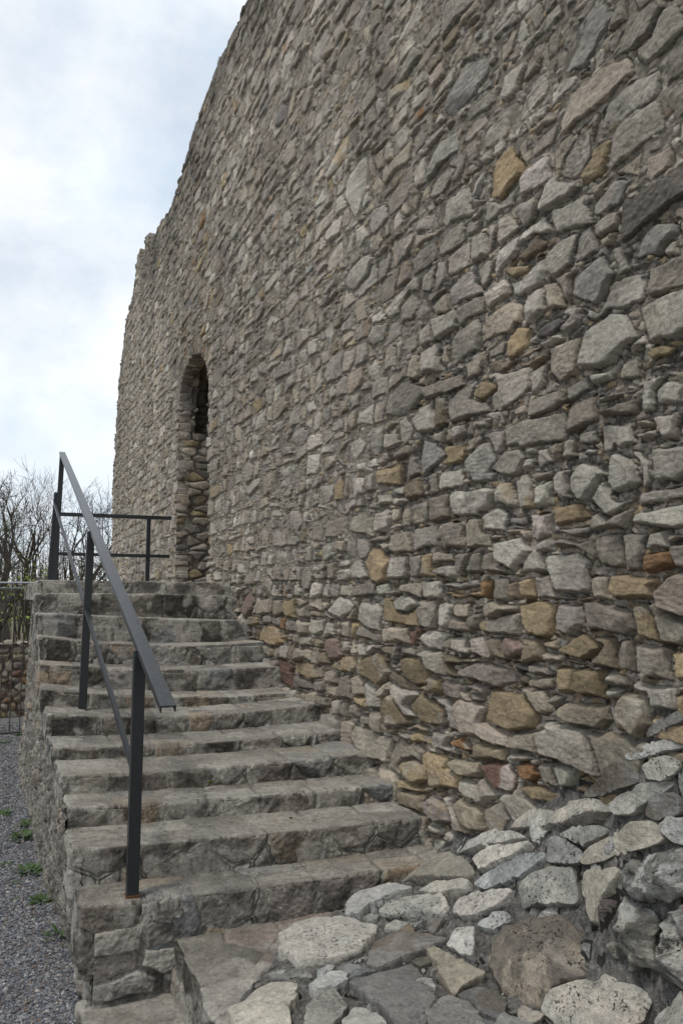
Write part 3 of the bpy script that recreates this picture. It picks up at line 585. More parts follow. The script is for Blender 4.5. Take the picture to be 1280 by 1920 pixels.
for i, (u, vL, zL, vM, zM, zR) in enumerate(STEPS):
    un = STEPS[i - 1][0] if i else 8.9
    zn = STEPS[i + 1][2] if i + 1 < len(STEPS) else -1.20
    D = (un - u) * S_ + .10; H = max(.10, (zL - zn) * S_ + .04)
    if i + 1 < len(STEPS): H = max(H, (zR - STEPS[i + 1][5]) * S_ + .05, (zM - STEPS[i + 1][4]) * S_ + .05)
    x0 = vL * S_ - .022 + rs.uniform(-.018, .012); x1 = WX + .02; y0 = u * S_; z1 = 0.
    st_, ra_ = step_sites(rs, x0, x1, y0, H, D, z1)
    tx = np.array([x0, vM * S_, x1]); tz = np.array([zL, zM, zR]) * S_ + CZ
    def warp(V, tx=tx, tz=tz):
        # worn hollow in the middle of the tread, quadratic through the three measured heights
        A_ = np.polyfit(tx, tz, 2); V = V.copy(); V[:, 2] += np.polyval(A_, V[:, 0]); return V
    dist = math.hypot(y0, 1.2); res = max(.0055, dist / 784 * 1.05)
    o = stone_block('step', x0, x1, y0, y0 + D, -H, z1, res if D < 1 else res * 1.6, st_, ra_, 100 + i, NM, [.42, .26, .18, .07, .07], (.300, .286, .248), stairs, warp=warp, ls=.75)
    if i == len(STEPS) - 1: o['label'] = 'lowest long step, its right end under the rubble'

# flank of the stairs on the gravel side
def prof(Y):
    us = [s[0] * S_ for s in STEPS][::-1]; zs = [s[2] * S_ + CZ for s in STEPS][::-1]
    k = np.searchsorted(us, Y + .015, side='right') - 1
    return np.where(k < 0, -9, np.array(zs)[np.clip(k, 0, len(zs) - 1)])
def flank_warp(V, P2):
    V = V.copy(); u = V[:, 1] / S_; top = np.interp(u, [2.83, 3.3, 4.2, 6.2, 7.5, 8.6], [.335, .31, .295, .30, .335, .37]); bas = np.interp(u, [2.83, 3.8, 4.9, 6.9, 8.6], [.355, .325, .288, .262, .30])
    tt = np.clip((V[:, 2] - .1) / np.maximum(prof(V[:, 1]) - .1, .2), 0, 1)
    V[:, 0] += (bas + (top - bas) * tt ** .7) * S_ + fb2(V[:, 1], V[:, 2], 1.6, 3) * .035 + .012
    return V
V, F, A = slab_grid((0, STEPS[-1][0] * S_, -.05), (0, 1, 0), (0, 0, 1), (-1, 0, 0), 11.6 - STEPS[-1][0] * S_, 2.3, .012, .13, 14,
    ['stepgrey', 'stepdark', 'steppale', 'steptan', 'brown'], [.5, .25, .15, .07, .03], (.255, .238, .205), dict(rough=.010, mort=.020, mr=.024, slope=1.6, wob=.02), (-.01, .045),
    warp=flank_warp, keep=lambda c: c[:, 2] < prof(c[:, 1]) - .015, ls=.7)
part(mesh_np('side_wall', V, F, M_STEP, stairs, A), stairs)
# far end of the landing
V, F, A = slab_grid((.38 * S_ + .02, 11.55, -.05), (1, 0, 0), (0, 0, 1), (0, 1, 0), 1.9, 2.24, .03, .14, 15, ['stepgrey', 'stepdark', 'steppale'], [.5, .3, .2], (.2, .19, .17), dict(rough=.006, mort=.0))
part(mesh_np('end_wall', V, F, M_STEP, stairs, A), stairs)

# pier under the lowest step, lower tread and the flagged slab
def rows_sites(rg, x0, x1, y0, y1, z0, z1, h, w):
    s = []; z = z1
    while z > z0:
        hh = rg.uniform(*h); x = x0 - .05
        while x < x1:
            wd = rg.uniform(*w)
            y = y0 + .06
            while y < y1: s.append((x + wd / 2, y, z - hh / 2 + rg.normal(0, .008))); y += rg.uniform(.15, .3)
            x += wd
        z -= hh
    return np.array(s)
rg_ = np.random.default_rng(3)
a = W3(.335, 2.835, -1.40); b = W3(.635, 3.3, -1.045)
s_ = rows_sites(rg_, a[0], b[0], a[1], b[1], a[2], b[2], (.05, .14), (.22, .42))
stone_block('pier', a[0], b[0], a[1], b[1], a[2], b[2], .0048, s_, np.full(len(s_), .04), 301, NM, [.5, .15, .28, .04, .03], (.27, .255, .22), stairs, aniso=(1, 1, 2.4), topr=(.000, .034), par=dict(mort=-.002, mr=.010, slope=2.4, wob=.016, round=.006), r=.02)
a = W3(.30, 2.15, -1.60); b = W3(.70, 2.90, -1.345)
s_ = np.array([(a[0] + .12, a[1] + .2, b[2]), (a[0] + .3, a[1] + .55, b[2]), (a[0] + .42, a[1] + .15, b[2]), (a[0] + .08, a[1] + .7, b[2]), (a[0] + .36, a[1] + .86, b[2])])
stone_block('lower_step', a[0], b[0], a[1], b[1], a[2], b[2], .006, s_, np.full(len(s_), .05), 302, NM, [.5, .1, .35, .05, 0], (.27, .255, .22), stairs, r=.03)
a = W3(.61, 1.75, -1.60); b = W3(1.76, 2.90, -1.170)
s_ = [(W3(.70, 2.60, -1.17)), W3(.86, 2.72, -1.17), W3(.69, 2.40, -1.17), W3(.84, 2.50, -1.17), W3(.66, 2.78, -1.17), W3(.98, 2.62, -1.17), W3(1.1, 2.75, -1.17), W3(1.25, 2.7, -1.17), W3(1.5, 2.75, -1.17), W3(.72, 2.18, -1.17), W3(.9, 2.3, -1.17), W3(1.1, 2.4, -1.17), W3(.75, 1.95, -1.17), W3(1.3, 2.3, -1.17), W3(1.5, 2.1, -1.17), W3(1.1, 2.0, -1.17)] + [W3(.66, q, -1.33) for q in np.arange(1.8, 2.9, .17)]
s_ = np.array(s_); ra_ = np.array([.16] + [.05] * (len(s_) - 1))
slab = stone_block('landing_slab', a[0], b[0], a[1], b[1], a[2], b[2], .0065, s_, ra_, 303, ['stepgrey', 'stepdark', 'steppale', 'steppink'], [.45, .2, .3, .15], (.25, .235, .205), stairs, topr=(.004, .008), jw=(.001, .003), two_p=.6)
# ------------------------------------------------------------------ the rubble bank in the foreground
BANK_PTS = [(0.866, 3.019, 0.504), (1.239, 3.479, 0.504), (1.618, 3.629, 0.531), (1.963, 3.759, 0.579), (2.241, 3.634, 0.72), (2.281, 3.196, 0.977), (2.295, 2.822, 1.17), (2.308, 2.476, 1.41), (2.322, 2.185, 1.603), (1.152, 2.628, 0.572), (1.53, 2.347, 0.626), (1.917, 1.858, 0.774), (1.907, 2.914, 0.639), (2.229, 2.136, 0.963), (2.256, 2.652, 0.99), (2.083, 2.618, 0.72), (0.675, 1.35, 0.504), (1.485, 1.35, 0.68), (2.295, 1.35, 1.287), (1.35, 0.54, 0.545), (2.295, 0.54, 1.22), (2.322, 1.755, 1.49)]
BANK_STONES = [
 ('p',0.1,[(2.312,2.481,1.406),(2.297,2.31,1.489),(2.321,2.178,1.555),(2.311,2.163,1.498),(2.294,2.241,1.468),(2.288,2.376,1.412),(2.295,2.449,1.387)]),
 ('g',0.1,[(2.313,2.387,1.513),(2.316,2.256,1.584),(2.33,2.182,1.626),(2.323,2.17,1.581),(2.305,2.268,1.532),(2.305,2.359,1.499)]),
 ('p',0.09,[(2.281,2.345,1.392),(2.287,2.304,1.425),(2.29,2.229,1.446),(2.295,2.197,1.43),(2.29,2.204,1.397),(2.274,2.256,1.363),(2.271,2.312,1.356)]),
 ('d',0.08,[(2.313,2.771,1.179),(2.295,2.622,1.294),(2.329,2.54,1.367),(2.28,2.369,1.399),(2.275,2.345,1.374),(2.267,2.423,1.315),(2.298,2.559,1.228),(2.327,2.699,1.186)]),
 ('g',0.1,[(2.267,2.516,1.203),(2.263,2.453,1.263),(2.261,2.355,1.322),(2.272,2.265,1.351),(2.283,2.214,1.367),(2.271,2.246,1.323),(2.251,2.317,1.273),(2.239,2.367,1.226),(2.244,2.458,1.189)]),
 ('d',0.08,[(2.246,2.323,1.243),(2.257,2.292,1.285),(2.27,2.245,1.316),(2.282,2.174,1.31),(2.273,2.178,1.261),(2.247,2.248,1.222),(2.24,2.309,1.219)]),
 ('p',0.12,[(2.266,3.21,0.948),(2.318,3.24,0.999),(2.322,3.165,1.053),(2.266,2.887,1.107),(2.313,2.758,1.17),(2.301,2.574,1.217),(2.264,2.501,1.214),(2.298,2.609,1.154),(2.267,2.785,1.074),(2.23,2.956,1.018)]),
 ('w',0.09,[(2.246,3.704,0.711),(2.308,3.635,0.784),(2.284,3.361,0.884),(2.234,3.111,0.959),(2.209,2.987,0.976),(2.205,3.134,0.912),(2.224,3.326,0.834),(2.231,3.479,0.767)]),
 ('w',0.1,[(2.194,3.432,0.757),(2.211,3.256,0.856),(2.196,3.059,0.93),(2.202,2.921,0.971),(2.156,3.005,0.894),(2.126,3.134,0.817),(2.123,3.244,0.771)]),
 ('g',0.11,[(2.216,2.857,0.991),(2.245,2.773,1.018),(2.26,2.687,0.988),(2.244,2.676,0.954),(2.216,2.742,0.93),(2.187,2.823,0.922)]),
 ('g',0.13,[(2.043,2.872,0.737),(2.088,2.916,0.796),(2.147,2.854,0.873),(2.196,2.781,0.911),(2.228,2.7,0.929),(2.195,2.64,0.87),(2.159,2.617,0.822),(2.12,2.744,0.781)]),
 ('g',0.08,[(2.224,2.838,1.011),(2.277,2.721,1.064),(2.265,2.563,1.119),(2.244,2.534,1.105),(2.265,2.66,1.011),(2.259,2.727,1.009),(2.246,2.774,1.026)]),
 ('c',0.12,[(2.249,2.675,0.961),(2.259,2.618,1.023),(2.222,2.471,1.113),(2.23,2.381,1.18),(2.238,2.287,1.214),(2.242,2.24,1.187),(2.242,2.228,1.155),(2.212,2.316,1.106),(2.197,2.447,1.045),(2.239,2.646,0.947)]),
 ('p',0.12,[(2.25,2.241,1.213),(2.258,2.211,1.244),(2.28,2.148,1.261),(2.268,2.135,1.164),(2.255,2.184,1.165),(2.249,2.223,1.19)]),
 ('c',0.1,[(2.192,2.6,0.891),(2.215,2.607,0.931),(2.197,2.527,0.981),(2.185,2.414,1.02),(2.181,2.39,1.003),(2.151,2.425,0.924),(2.13,2.447,0.862),(2.112,2.45,0.814),(2.133,2.518,0.837)]),
 ('k',0.24,[(2.17,2.375,0.973),(2.188,2.355,1.041),(2.212,2.278,1.096),(2.266,2.124,1.16),(2.249,2.108,1.027),(2.218,2.179,0.965),(2.176,2.288,0.938),(2.159,2.349,0.941)]),
 ('k',0.26,[(2.091,2.387,0.763),(2.121,2.365,0.836),(2.156,2.337,0.91),(2.181,2.246,0.931),(2.194,2.213,0.913),(2.166,2.209,0.832),(2.153,2.191,0.756),(2.109,2.259,0.722),(2.085,2.331,0.731)]),
 ('k',0.26,[(2.194,2.213,0.913),(2.236,2.108,0.976),(2.13,2.016,0.763),(2.153,2.131,0.716),(2.16,2.187,0.782)]),
 ('g',0.1,[(2.046,3.171,0.729),(2.105,3.104,0.802),(2.158,2.995,0.896),(2.192,2.861,0.951),(2.185,2.826,0.925),(2.143,2.876,0.871),(2.091,2.949,0.81),(2.044,3.063,0.747)]),
 ('w',0.09,[(1.92,3.175,0.643),(1.979,3.21,0.674),(2.028,3.087,0.733),(2.08,2.92,0.792),(2.013,2.944,0.717),(1.954,2.994,0.675),(1.917,3.046,0.651)]),
 ('g',0.07,[(1.917,2.968,0.65),(1.994,2.918,0.696),(2.016,2.877,0.707),(2.007,2.837,0.691),(1.947,2.88,0.653)]),
 ('w',0.09,[(1.786,2.98,0.587),(1.864,3.026,0.621),(1.909,2.971,0.646),(1.865,2.884,0.611),(1.822,2.84,0.585),(1.799,2.893,0.584)]),
 ('c',0.07,[(1.708,3.046,0.571),(1.742,3.021,0.577),(1.77,2.877,0.576),(1.814,2.744,0.565),(1.716,2.721,0.553),(1.636,2.691,0.552),(1.651,2.789,0.551),(1.68,2.883,0.558)]),
 ('b',0.22,[(1.926,2.878,0.642),(1.99,2.841,0.676),(2.074,2.738,0.716),(2.122,2.648,0.756),(2.094,2.521,0.755),(2.06,2.408,0.712),(2.022,2.442,0.656),(1.937,2.498,0.579),(1.867,2.502,0.549),(1.817,2.579,0.546),(1.83,2.713,0.564),(1.864,2.796,0.592)]),
 ('p',0.16,[(1.861,2.483,0.545),(1.945,2.484,0.583),(2.019,2.417,0.646),(2.069,2.326,0.696),(2.103,2.227,0.697),(2.105,2.194,0.666),(2.071,2.176,0.604),(2.003,2.205,0.553),(1.85,2.306,0.524)]),
 ('p',0.14,[(2.083,2.148,0.614),(2.111,2.146,0.654),(2.123,2.036,0.725),(1.856,1.764,0.795),(2.03,2.07,0.6)]),
 ('g',0.12,[(1.448,2.558,0.593),(1.596,2.669,0.559),(1.63,2.56,0.563),(1.555,2.346,0.617),(1.454,2.24,0.64),(1.309,2.315,0.634)]),
 ('p',0.1,[(1.564,2.348,0.614),(1.736,2.49,0.545),(1.811,2.451,0.536),(1.827,2.383,0.531),(1.664,2.277,0.578),(1.503,2.235,0.632)]),
 ('d',0.08,[(1.648,2.683,0.553),(1.79,2.736,0.558),(1.784,2.634,0.549),(1.786,2.548,0.544),(1.68,2.435,0.563),(1.636,2.48,0.571)]),
 ('g',0.08,[(1.569,2.864,0.549),(1.609,2.824,0.551),(1.57,2.712,0.556),(1.475,2.577,0.585),(1.449,2.618,0.579)]),
 ('p',0.08,[(1.928,3.394,0.611),(1.973,3.341,0.64),(1.94,3.223,0.649),(1.873,3.192,0.618),(1.86,3.332,0.597)]),
 ('c',0.11,[(1.979,3.832,0.576),(2.127,3.838,0.634),(2.232,3.69,0.7),(2.189,3.482,0.73),(2.114,3.272,0.754),(2.079,3.291,0.72),(2.041,3.558,0.622)]),
 ('p',0.09,[(1.959,3.538,0.596),(2.039,3.473,0.64),(2.074,3.266,0.724),(2.037,3.191,0.716),(1.997,3.308,0.661),(1.956,3.452,0.61)]),
 ('w',0.12,[(1.585,3.579,0.532),(1.666,3.736,0.523),(1.775,3.823,0.529),(1.906,3.773,0.563),(1.972,3.604,0.593),(1.86,3.615,0.565),(1.724,3.592,0.544),(1.633,3.516,0.542)]),
 ('p',0.1,[(1.718,3.489,0.552),(1.832,3.582,0.561),(1.934,3.557,0.588),(1.967,3.353,0.636),(1.939,3.223,0.647),(1.885,3.179,0.626),(1.812,3.315,0.585),(1.742,3.408,0.563)]),
 ('w',0.19,[(1.248,3.554,0.493),(1.367,3.644,0.496),(1.451,3.643,0.507),(1.576,3.582,0.53),(1.654,3.382,0.549),(1.586,3.285,0.547),(1.472,3.171,0.541),(1.342,3.181,0.535),(1.211,3.227,0.523),(1.195,3.377,0.508)]),
 ('d',0.14,[(1.45,3.053,0.543),(1.56,3.233,0.545),(1.678,3.283,0.56),(1.79,3.199,0.59),(1.812,3.039,0.602),(1.726,2.999,0.573),(1.58,3.001,0.549),(1.485,3.001,0.546)]),
 ('c',0.14,[(0.874,3.036,0.503),(0.979,3.114,0.509),(1.07,3.158,0.516),(1.131,3.01,0.532),(1.112,2.938,0.537),(1.057,2.878,0.538),(1.006,2.728,0.547),(0.895,2.722,0.532),(0.822,2.824,0.512)]),
 ('p',0.06,[(1.243,3.085,0.535),(1.32,3.127,0.536),(1.33,3.087,0.538),(1.259,3.025,0.537),(1.225,3.03,0.537)]),
 ('w',0.07,[(1.184,2.992,0.538),(1.269,3.049,0.537),(1.342,3.01,0.54),(1.326,2.954,0.543),(1.252,2.905,0.547),(1.178,2.933,0.542)]),
 ('s',0.1,[(1.305,2.928,0.546),(1.474,2.978,0.545),(1.639,3.002,0.558),(1.591,2.815,0.553),(1.516,2.607,0.576),(1.32,2.393,0.626),(1.293,2.459,0.614),(1.322,2.689,0.57)]),
 ('g',0.1,[(1.075,2.785,0.548),(1.158,2.905,0.543),(1.253,2.887,0.548),(1.249,2.782,0.557),(1.164,2.682,0.563),(1.084,2.642,0.564),(1.033,2.667,0.556)]),
 ('w',0.09,[(1.175,2.652,0.568),(1.249,2.711,0.564),(1.27,2.633,0.578),(1.253,2.502,0.602),(1.169,2.456,0.602),(1.126,2.542,0.583)]),
 ('d',0.07,[(1.371,3.034,0.541),(1.432,3.007,0.545),(1.474,2.978,0.545),(1.37,2.952,0.543),(1.336,2.977,0.543)]),
]

BP = np.array(BANK_PTS)
def _K(A, B):
    r2 = ((A[:, None] - B[None]) ** 2).sum(-1); return np.where(r2 > 0, r2 * np.log(r2 + 1e-12), 0)
_n = len(BP); _A = np.zeros((_n + 3, _n + 3)); _A[:_n, :_n] = _K(BP[:, :2], BP[:, :2]) + 1e-4 * np.eye(_n); _A[:_n, _n] = 1; _A[:_n, _n + 1:] = BP[:, :2]; _A[_n, :_n] = 1; _A[_n + 1:, :_n] = BP[:, :2].T
_w = np.linalg.solve(_A, np.r_[BP[:, 2], 0, 0, 0])
def bank_z(x, y):
    Q = np.c_[x, y]; o = np.empty(len(Q))
    for i in range(0, len(Q), 20000): q = Q[i:i + 20000]; o[i:i + 20000] = _K(q, BP[:, :2]) @ _w[:_n] + _w[_n] + q @ _w[_n + 1:]
    return o
bank = thing('rubble_bank', 'sloping bank of broken pale stones set in dark mortar against the foot of the wall', 'stone bank', (2.0, 2.6, .5))
def build_bed():
    rg = np.random.default_rng(31)
    xs = np.concatenate([np.arange(-.3, .6, .03), np.arange(.6, WX + .03, .0075)]); ys = np.concatenate([np.arange(-.6, 1.2, .03), np.arange(1.2, 3.86, .0075)])
    GX, GY = np.meshgrid(xs, ys, indexing='ij'); X, Y = GX.ravel(), GY.ravel()
    z = bank_z(X, Y)
    vb = np.interp(Y, np.array([-.6, .5, 1.6, 2.28, 2.68, 2.76, 2.80, 2.86]) * S_, np.array([.1, .2, .42, .63, .95, 1.18, 1.45, 1.75]) * S_)
    dd = np.clip((vb + .05 - X), 0, 1)
    lim = -1.172 * S_ + CZ
    st = rg.uniform((-.3, -.6), (WX + .1, 3.9), (1500, 2)); n = len(st); rad = rg.uniform(.01, .05, n); st = np.c_[st, bank_z(st[:, 0], st[:, 1]) + rg.uniform(-.05, .05, n)]
    P3 = np.c_[X, Y, z]; Pw = P3 + np.c_[_fb3(P3, 9, 2), _fb3(P3 + 9, 9, 2), _fb3(P3 + 5, 9, 2)] * .02
    own, edge = cells3(Pw, st, rad, np.array([1., 1., 1.]))
    S = stone_params(n, np.full(n, .06), rg, top=(-.03, .030), tilt=.4, jw=(.002, .012))
    h, mask = relief(P3 - st[own], own, edge, S, P3, dict(rough=.006, mort=.0, mr=.014, slope=1.4, wob=.015))
    col = pick_cols(n, ['slabgrey', 'stepdark', 'slab', 'white', 'brown'], [.35, .25, .2, .15, .05], rg)
    c, tcv, lich = shade(col, own, mask, np.array([.160, .154, .142]), P3, S, None, lm=.9, ls=.9, gran=.6)
    gx = (bank_z(X + .05, Y) - bank_z(X - .05, Y)) / .1; gy = (bank_z(X, Y + .05) - bank_z(X, Y - .05)) / .1; ln = np.sqrt(1 + gx * gx + gy * gy)
    h = h - .026; V = np.c_[X - gx / ln * h, Y - gy / ln * h, z + h / ln - dd * 3.0]; a, b = len(xs), len(ys); idx = np.arange(a * b).reshape(a, b)
    F = np.stack([idx[:-1, :-1], idx[1:, :-1], idx[1:, 1:], idx[:-1, 1:]], -1).reshape(-1, 4)
    F = F[V[F[:, 0], 2] > -.2]
    return V, F, dict(col=c, tc=tcv, lich=lich)
V, F, A = build_bed()
part(mesh_np('mortar_bed', V, F, M_BED, bank, A), bank)

KC = dict(w=['white', 'white', 'slab'], p=['slab', 'white', 'slabgrey'], c=['cream', 'cream', 'cream'], g=['slabgrey', 'slab', 'slabgrey'], d=['slate', 'stepdark', 'dark'], b=['beige', 'stepgrey', 'stepdark'], k=['slabgrey', 'slab', 'slab'], s=['slate', 'slate', 'slate'])
KL = dict(w=.85, p=1.0, c=.4, g=1.0, d=.7, b=1.0, k=1.3, s=.4)
def rock(i, kind, th, pts):
    rg = np.random.default_rng(500 + i); P = np.array(pts); c0 = P.mean(0)
    # normal of the bank here, tipped a little towards straight up
    e_ = .06; gx = (bank_z([c0[0] + e_], [c0[1]]) - bank_z([c0[0] - e_], [c0[1]]))[0] / (2 * e_); gy = (bank_z([c0[0]], [c0[1] + e_]) - bank_z([c0[0]], [c0[1] - e_]))[0] / (2 * e_)
    nn = np.array([-gx, -gy, 1.0]); nn /= np.linalg.norm(nn)
    Q = P - c0; nf = np.linalg.svd(Q)[2][2]; nf = nf if nf[2] > 0 else -nf
    if nf @ nn > .75: nn = nf
    e1 = np.cross(nn, (0, 0, 1.0)); e1 = e1 / np.linalg.norm(e1) if np.linalg.norm(e1) > .1 else np.array([1., 0, 0]); e2 = np.cross(nn, e1)
    q2 = np.c_[Q @ e1, Q @ e2]; hz = Q @ nn
    size = np.sqrt(np.mean((q2 ** 2).sum(1)))
    na = int(np.clip(2 * math.pi * size / .0065, 60, 260)); nr = max(9, int(size / .0075))
    th_ = np.linspace(0, 2 * math.pi, na, endpoint=False); rr = np.zeros(na)
    for k in range(len(q2)):
        a, b = q2[k], q2[(k + 1) % len(q2)]; d = b - a; D = np.c_[np.cos(th_), np.sin(th_)]
        den = D[:, 0] * d[1] - D[:, 1] * d[0]
        with np.errstate(divide='ignore', invalid='ignore'):
            t = (a[0] * d[1] - a[1] * d[0]) / den; s = (a[0] * D[:, 1] - a[1] * D[:, 0]) / den
        ok = (s >= -1e-6) & (s <= 1 + 1e-6) & (t > 0); rr = np.where(ok, np.maximum(rr, t), rr)
    rr = np.where(rr <= 0, size, rr)
    for _ in range(1): rr = (np.roll(rr, 1) + rr * 2 + np.roll(rr, -1)) / 4
    rho = np.r_[np.linspace(0.0, .93, nr), .96, .98, .992, 1.0, np.linspace(1.0, .95, max(6, int(th / .010)))[1:]]
    dep = np.r_[np.zeros(nr), 0., .0, .002, .007, np.linspace(.007, th, max(6, int(th / .010)))[1:]]
    R_, T_ = np.meshgrid(rho, th_, indexing='ij'); Dp = np.repeat(dep, na).reshape(R_.shape)
    r_ = R_ * rr[None]; x = (r_ * np.cos(T_)).ravel(); y = (r_ * np.sin(T_)).ravel(); dp = Dp.ravel()
    P3 = c0 + x[:, None] * e1 + y[:, None] * e2 - dp[:, None] * nn
    sx = rg.uniform(0, 40, 3)
    face = np.full(len(x), .012)
    for k in range(4):                                                   # broken facets
        a = rg.uniform(0, 6.28); sl = rg.uniform(.12, .55) if kind not in 'csw' else rg.uniform(.06, .3); off = size * rg.uniform(.35, .95)
        face = smin(face, .012 - sl * ((x * math.cos(a) + y * math.sin(a)) - off), .003)
    if kind in 'kb': face = face + dict(k=.07, b=.035)[kind] * (1 - R_.ravel() ** 2.2)
    rough = dict(k=.034, b=.020, g=.010, p=.009, w=.008, c=.005, d=.010, s=.004)[kind]
    nzv = _fb3(P3 + sx, 9 if kind != 'k' else 13, 4, .55) * rough * 1.6 + _fb3(P3 + sx, 55, 2) * .0022
    if kind == 'k': nzv -= np.maximum(0, _fb3(P3 + sx + 2, 15, 2) - .1) * .10
    if kind in 'kb': nzv += (np.abs(_fb3(P3 + sx, 20, 3)) - .2) * rough * .9
    st = (P3 @ (rg.normal(size=3) * (.5, .5, 1))) + _fb3(P3, 7, 2) * .015
    nzv += (np.abs((st * rg.uniform(25, 50)) % 1 - .5) * 2 - .5) * (.0016 if kind in 'gpw' else .0006)
    radial = np.cos(T_).ravel()[:, None] * e1 + np.sin(T_).ravel()[:, None] * e2
    wt = sstep(dp, .004, .03)[:, None]
    dirn = nn * (1 - wt) + radial * wt
    side = _fb3(P3 * (1, 1, 2.2) + sx, 14, 3) * .018
    V = P3 + nn * (face * (1 - wt[:, 0]))[:, None] + dirn * (nzv + side * wt[:, 0])[:, None]
    V += radial * (_fb3(np.c_[np.cos(T_).ravel(), np.sin(T_).ravel(), 0 * x] * size * 1.0 + sx, 14, 3) * .024 * sstep(R_.ravel(), .5, 1))[:, None]
    # tilt the top so it follows the traced heights
    if len(pts) > 3:
        co = np.linalg.lstsq(np.c_[q2, np.ones(len(q2))], hz, rcond=None)[0]; V += nn * (x * co[0] + y * co[1] + co[2])[:, None]
    names = KC[kind]; cc = np.array([PAL[a] for a in names]) * (1 + rg.normal(0, .06, (3, 1))) * (1 + rg.normal(0, .11)) * (1 + rg.uniform(-.5, 1) * np.array([.06, .01, -.06]))
    if kind in 'kb':
        f0_ = sstep(_fb3(P3 + sx, 9 if kind == 'b' else 17, 5, .62), -.06 if kind == 'b' else -.16, .10)[:, None]; cc[0] = cc[0] * 0 + PAL['slab' if kind == 'k' else 'beige']; cd_ = np.array([.085, .078, .068]) if kind == 'k' else np.array([.15, .135, .115])
    f1 = sstep(_fb3(P3 + sx, 6, 3), 0, .3)[:, None]; f2 = sstep(_fb3(P3 + sx + 5, 11, 3), .1, .4)[:, None]
    c = cc[0] * (1 - f1) + cc[1] * f1; c = c * (1 - f2 * .7) + cc[2] * f2 * .7
    if kind in 'kb': c = c * (1 - f0_ * .75) + cd_ * f0_ * .75
    c = c * (1 - wt * .18)                                             # sides a little darker than the top
    nR = len(rho); idx = np.arange(nR * na).reshape(nR, na); nx = np.roll(idx, -1, 1)
    F = np.stack([idx[:-1], idx[1:], nx[1:], nx[:-1]], -1).reshape(-1, 4)
    o = mesh_np('stone', V, F, M_RUB, bank, dict(col=c, tc=P3 + sx, lich=np.full(len(V), KL[kind]) * (.6 + .8 * sstep(_fb3(P3 + sx, 4, 2), -.3, .3))))
    return part(o, bank)
def filler():
    rg = np.random.default_rng(44); polys = [np.array(p)[:, :2] for _, _, p in BANK_STONES]; out = []; tries = 0
    while len(out) < 54 and tries < 9000:
        tries += 1; y = rg.uniform(1.9, 3.75); x = rg.uniform(.9, 2.30); s = rg.uniform(.035, .085)
        vb = np.interp(y, np.array([1.6, 2.28, 2.68, 2.76, 2.80, 2.86]) * S_, np.array([.42, .63, .95, 1.18, 1.45, 1.75]) * S_)
        if x < vb + .16: continue
        if abs(bank_z([x + .05], [y])[0] - bank_z([x - .05], [y])[0]) > .075: continue
        ok = True
        for P in polys:
            q = P.mean(0); d = np.array([x, y]) - q
            if np.linalg.norm(d) < .7:
                g = q + (P - q) * 1.0
                if in_poly(np.array([x, x + s * .7, x - s * .7, x, x]), np.array([y, y, y, y + s * .7, y - s * .7]), g).any(): ok = False; break
        if not ok: continue
        k = rg.integers(5, 8); a = np.sort(rg.uniform(0, 6.28, k)) + 0; a = np.linspace(0, 6.28, k, endpoint=False) + rg.normal(0, .25, k); r = s * rg.uniform(.7, 1.25, k)
        px, py = x + np.cos(a) * r * rg.uniform(.8, 1.5), y + np.sin(a) * r; pz = bank_z(px, py) - .018
        P = [(float(u), float(v), float(w_)) for u, v, w_ in zip(px, py, pz)]; out.append((str(rg.choice(list('gpwdgpg'))), .05, P)); polys.append(np.array(P)[:, :2])
    return out
for i, (kd, th, pts) in enumerate(BANK_STONES + filler()):
    o = rock(i, kd, th, pts)
    lab = None if i >= len(BANK_STONES) else dict(c='smooth cream coloured stone', k='rough dark pitted boulder', s='flat dark granite slab', b='large brown and grey block').get(kd)
    if lab: o['label'] = lab

# ------------------------------------------------------------------ ground
def sheet(name, x0, x1, y0, y1, fz, mat, nx, ny, kind='structure'):
    xs = np.linspace(x0, x1, nx); ys = np.linspace(y0, y1, ny); GX, GY = np.meshgrid(xs, ys, indexing='ij'); X, Y = GX.ravel(), GY.ravel()
    idx = np.arange(nx * ny).reshape(nx, ny); F = np.stack([idx[:-1, :-1], idx[1:, :-1], idx[1:, 1:], idx[:-1, 1:]], -1).reshape(-1, 4)
    o = mesh_np(name, np.c_[X, Y, fz(X, Y)], F, mat); o['kind'] = kind; return o
def gz(X, Y):
    return np.interp(Y / S_, [-5, 2.6, 4.2, 6.5, 9], np.array([-1.33, -1.36, -1.44, -1.50, -1.51])) * S_ + CZ + fb2(np.asarray(X, float), np.asarray(Y, float), .9, 2) * .012
M_SOIL = plain_mat('dry_soil', (.10, .085, .06), (.19, .17, .12), 3, 1, 0., .5, .1, .03)
sheet('ground', -400, 400, -60, 700, lambda X, Y: np.full(len(X), -.05) - .0 * X, M_SOIL, 30, 30)
sheet('gravel_path', -9, 2.2, -3, 17, gz, M_GRAVEL, 120, 220)
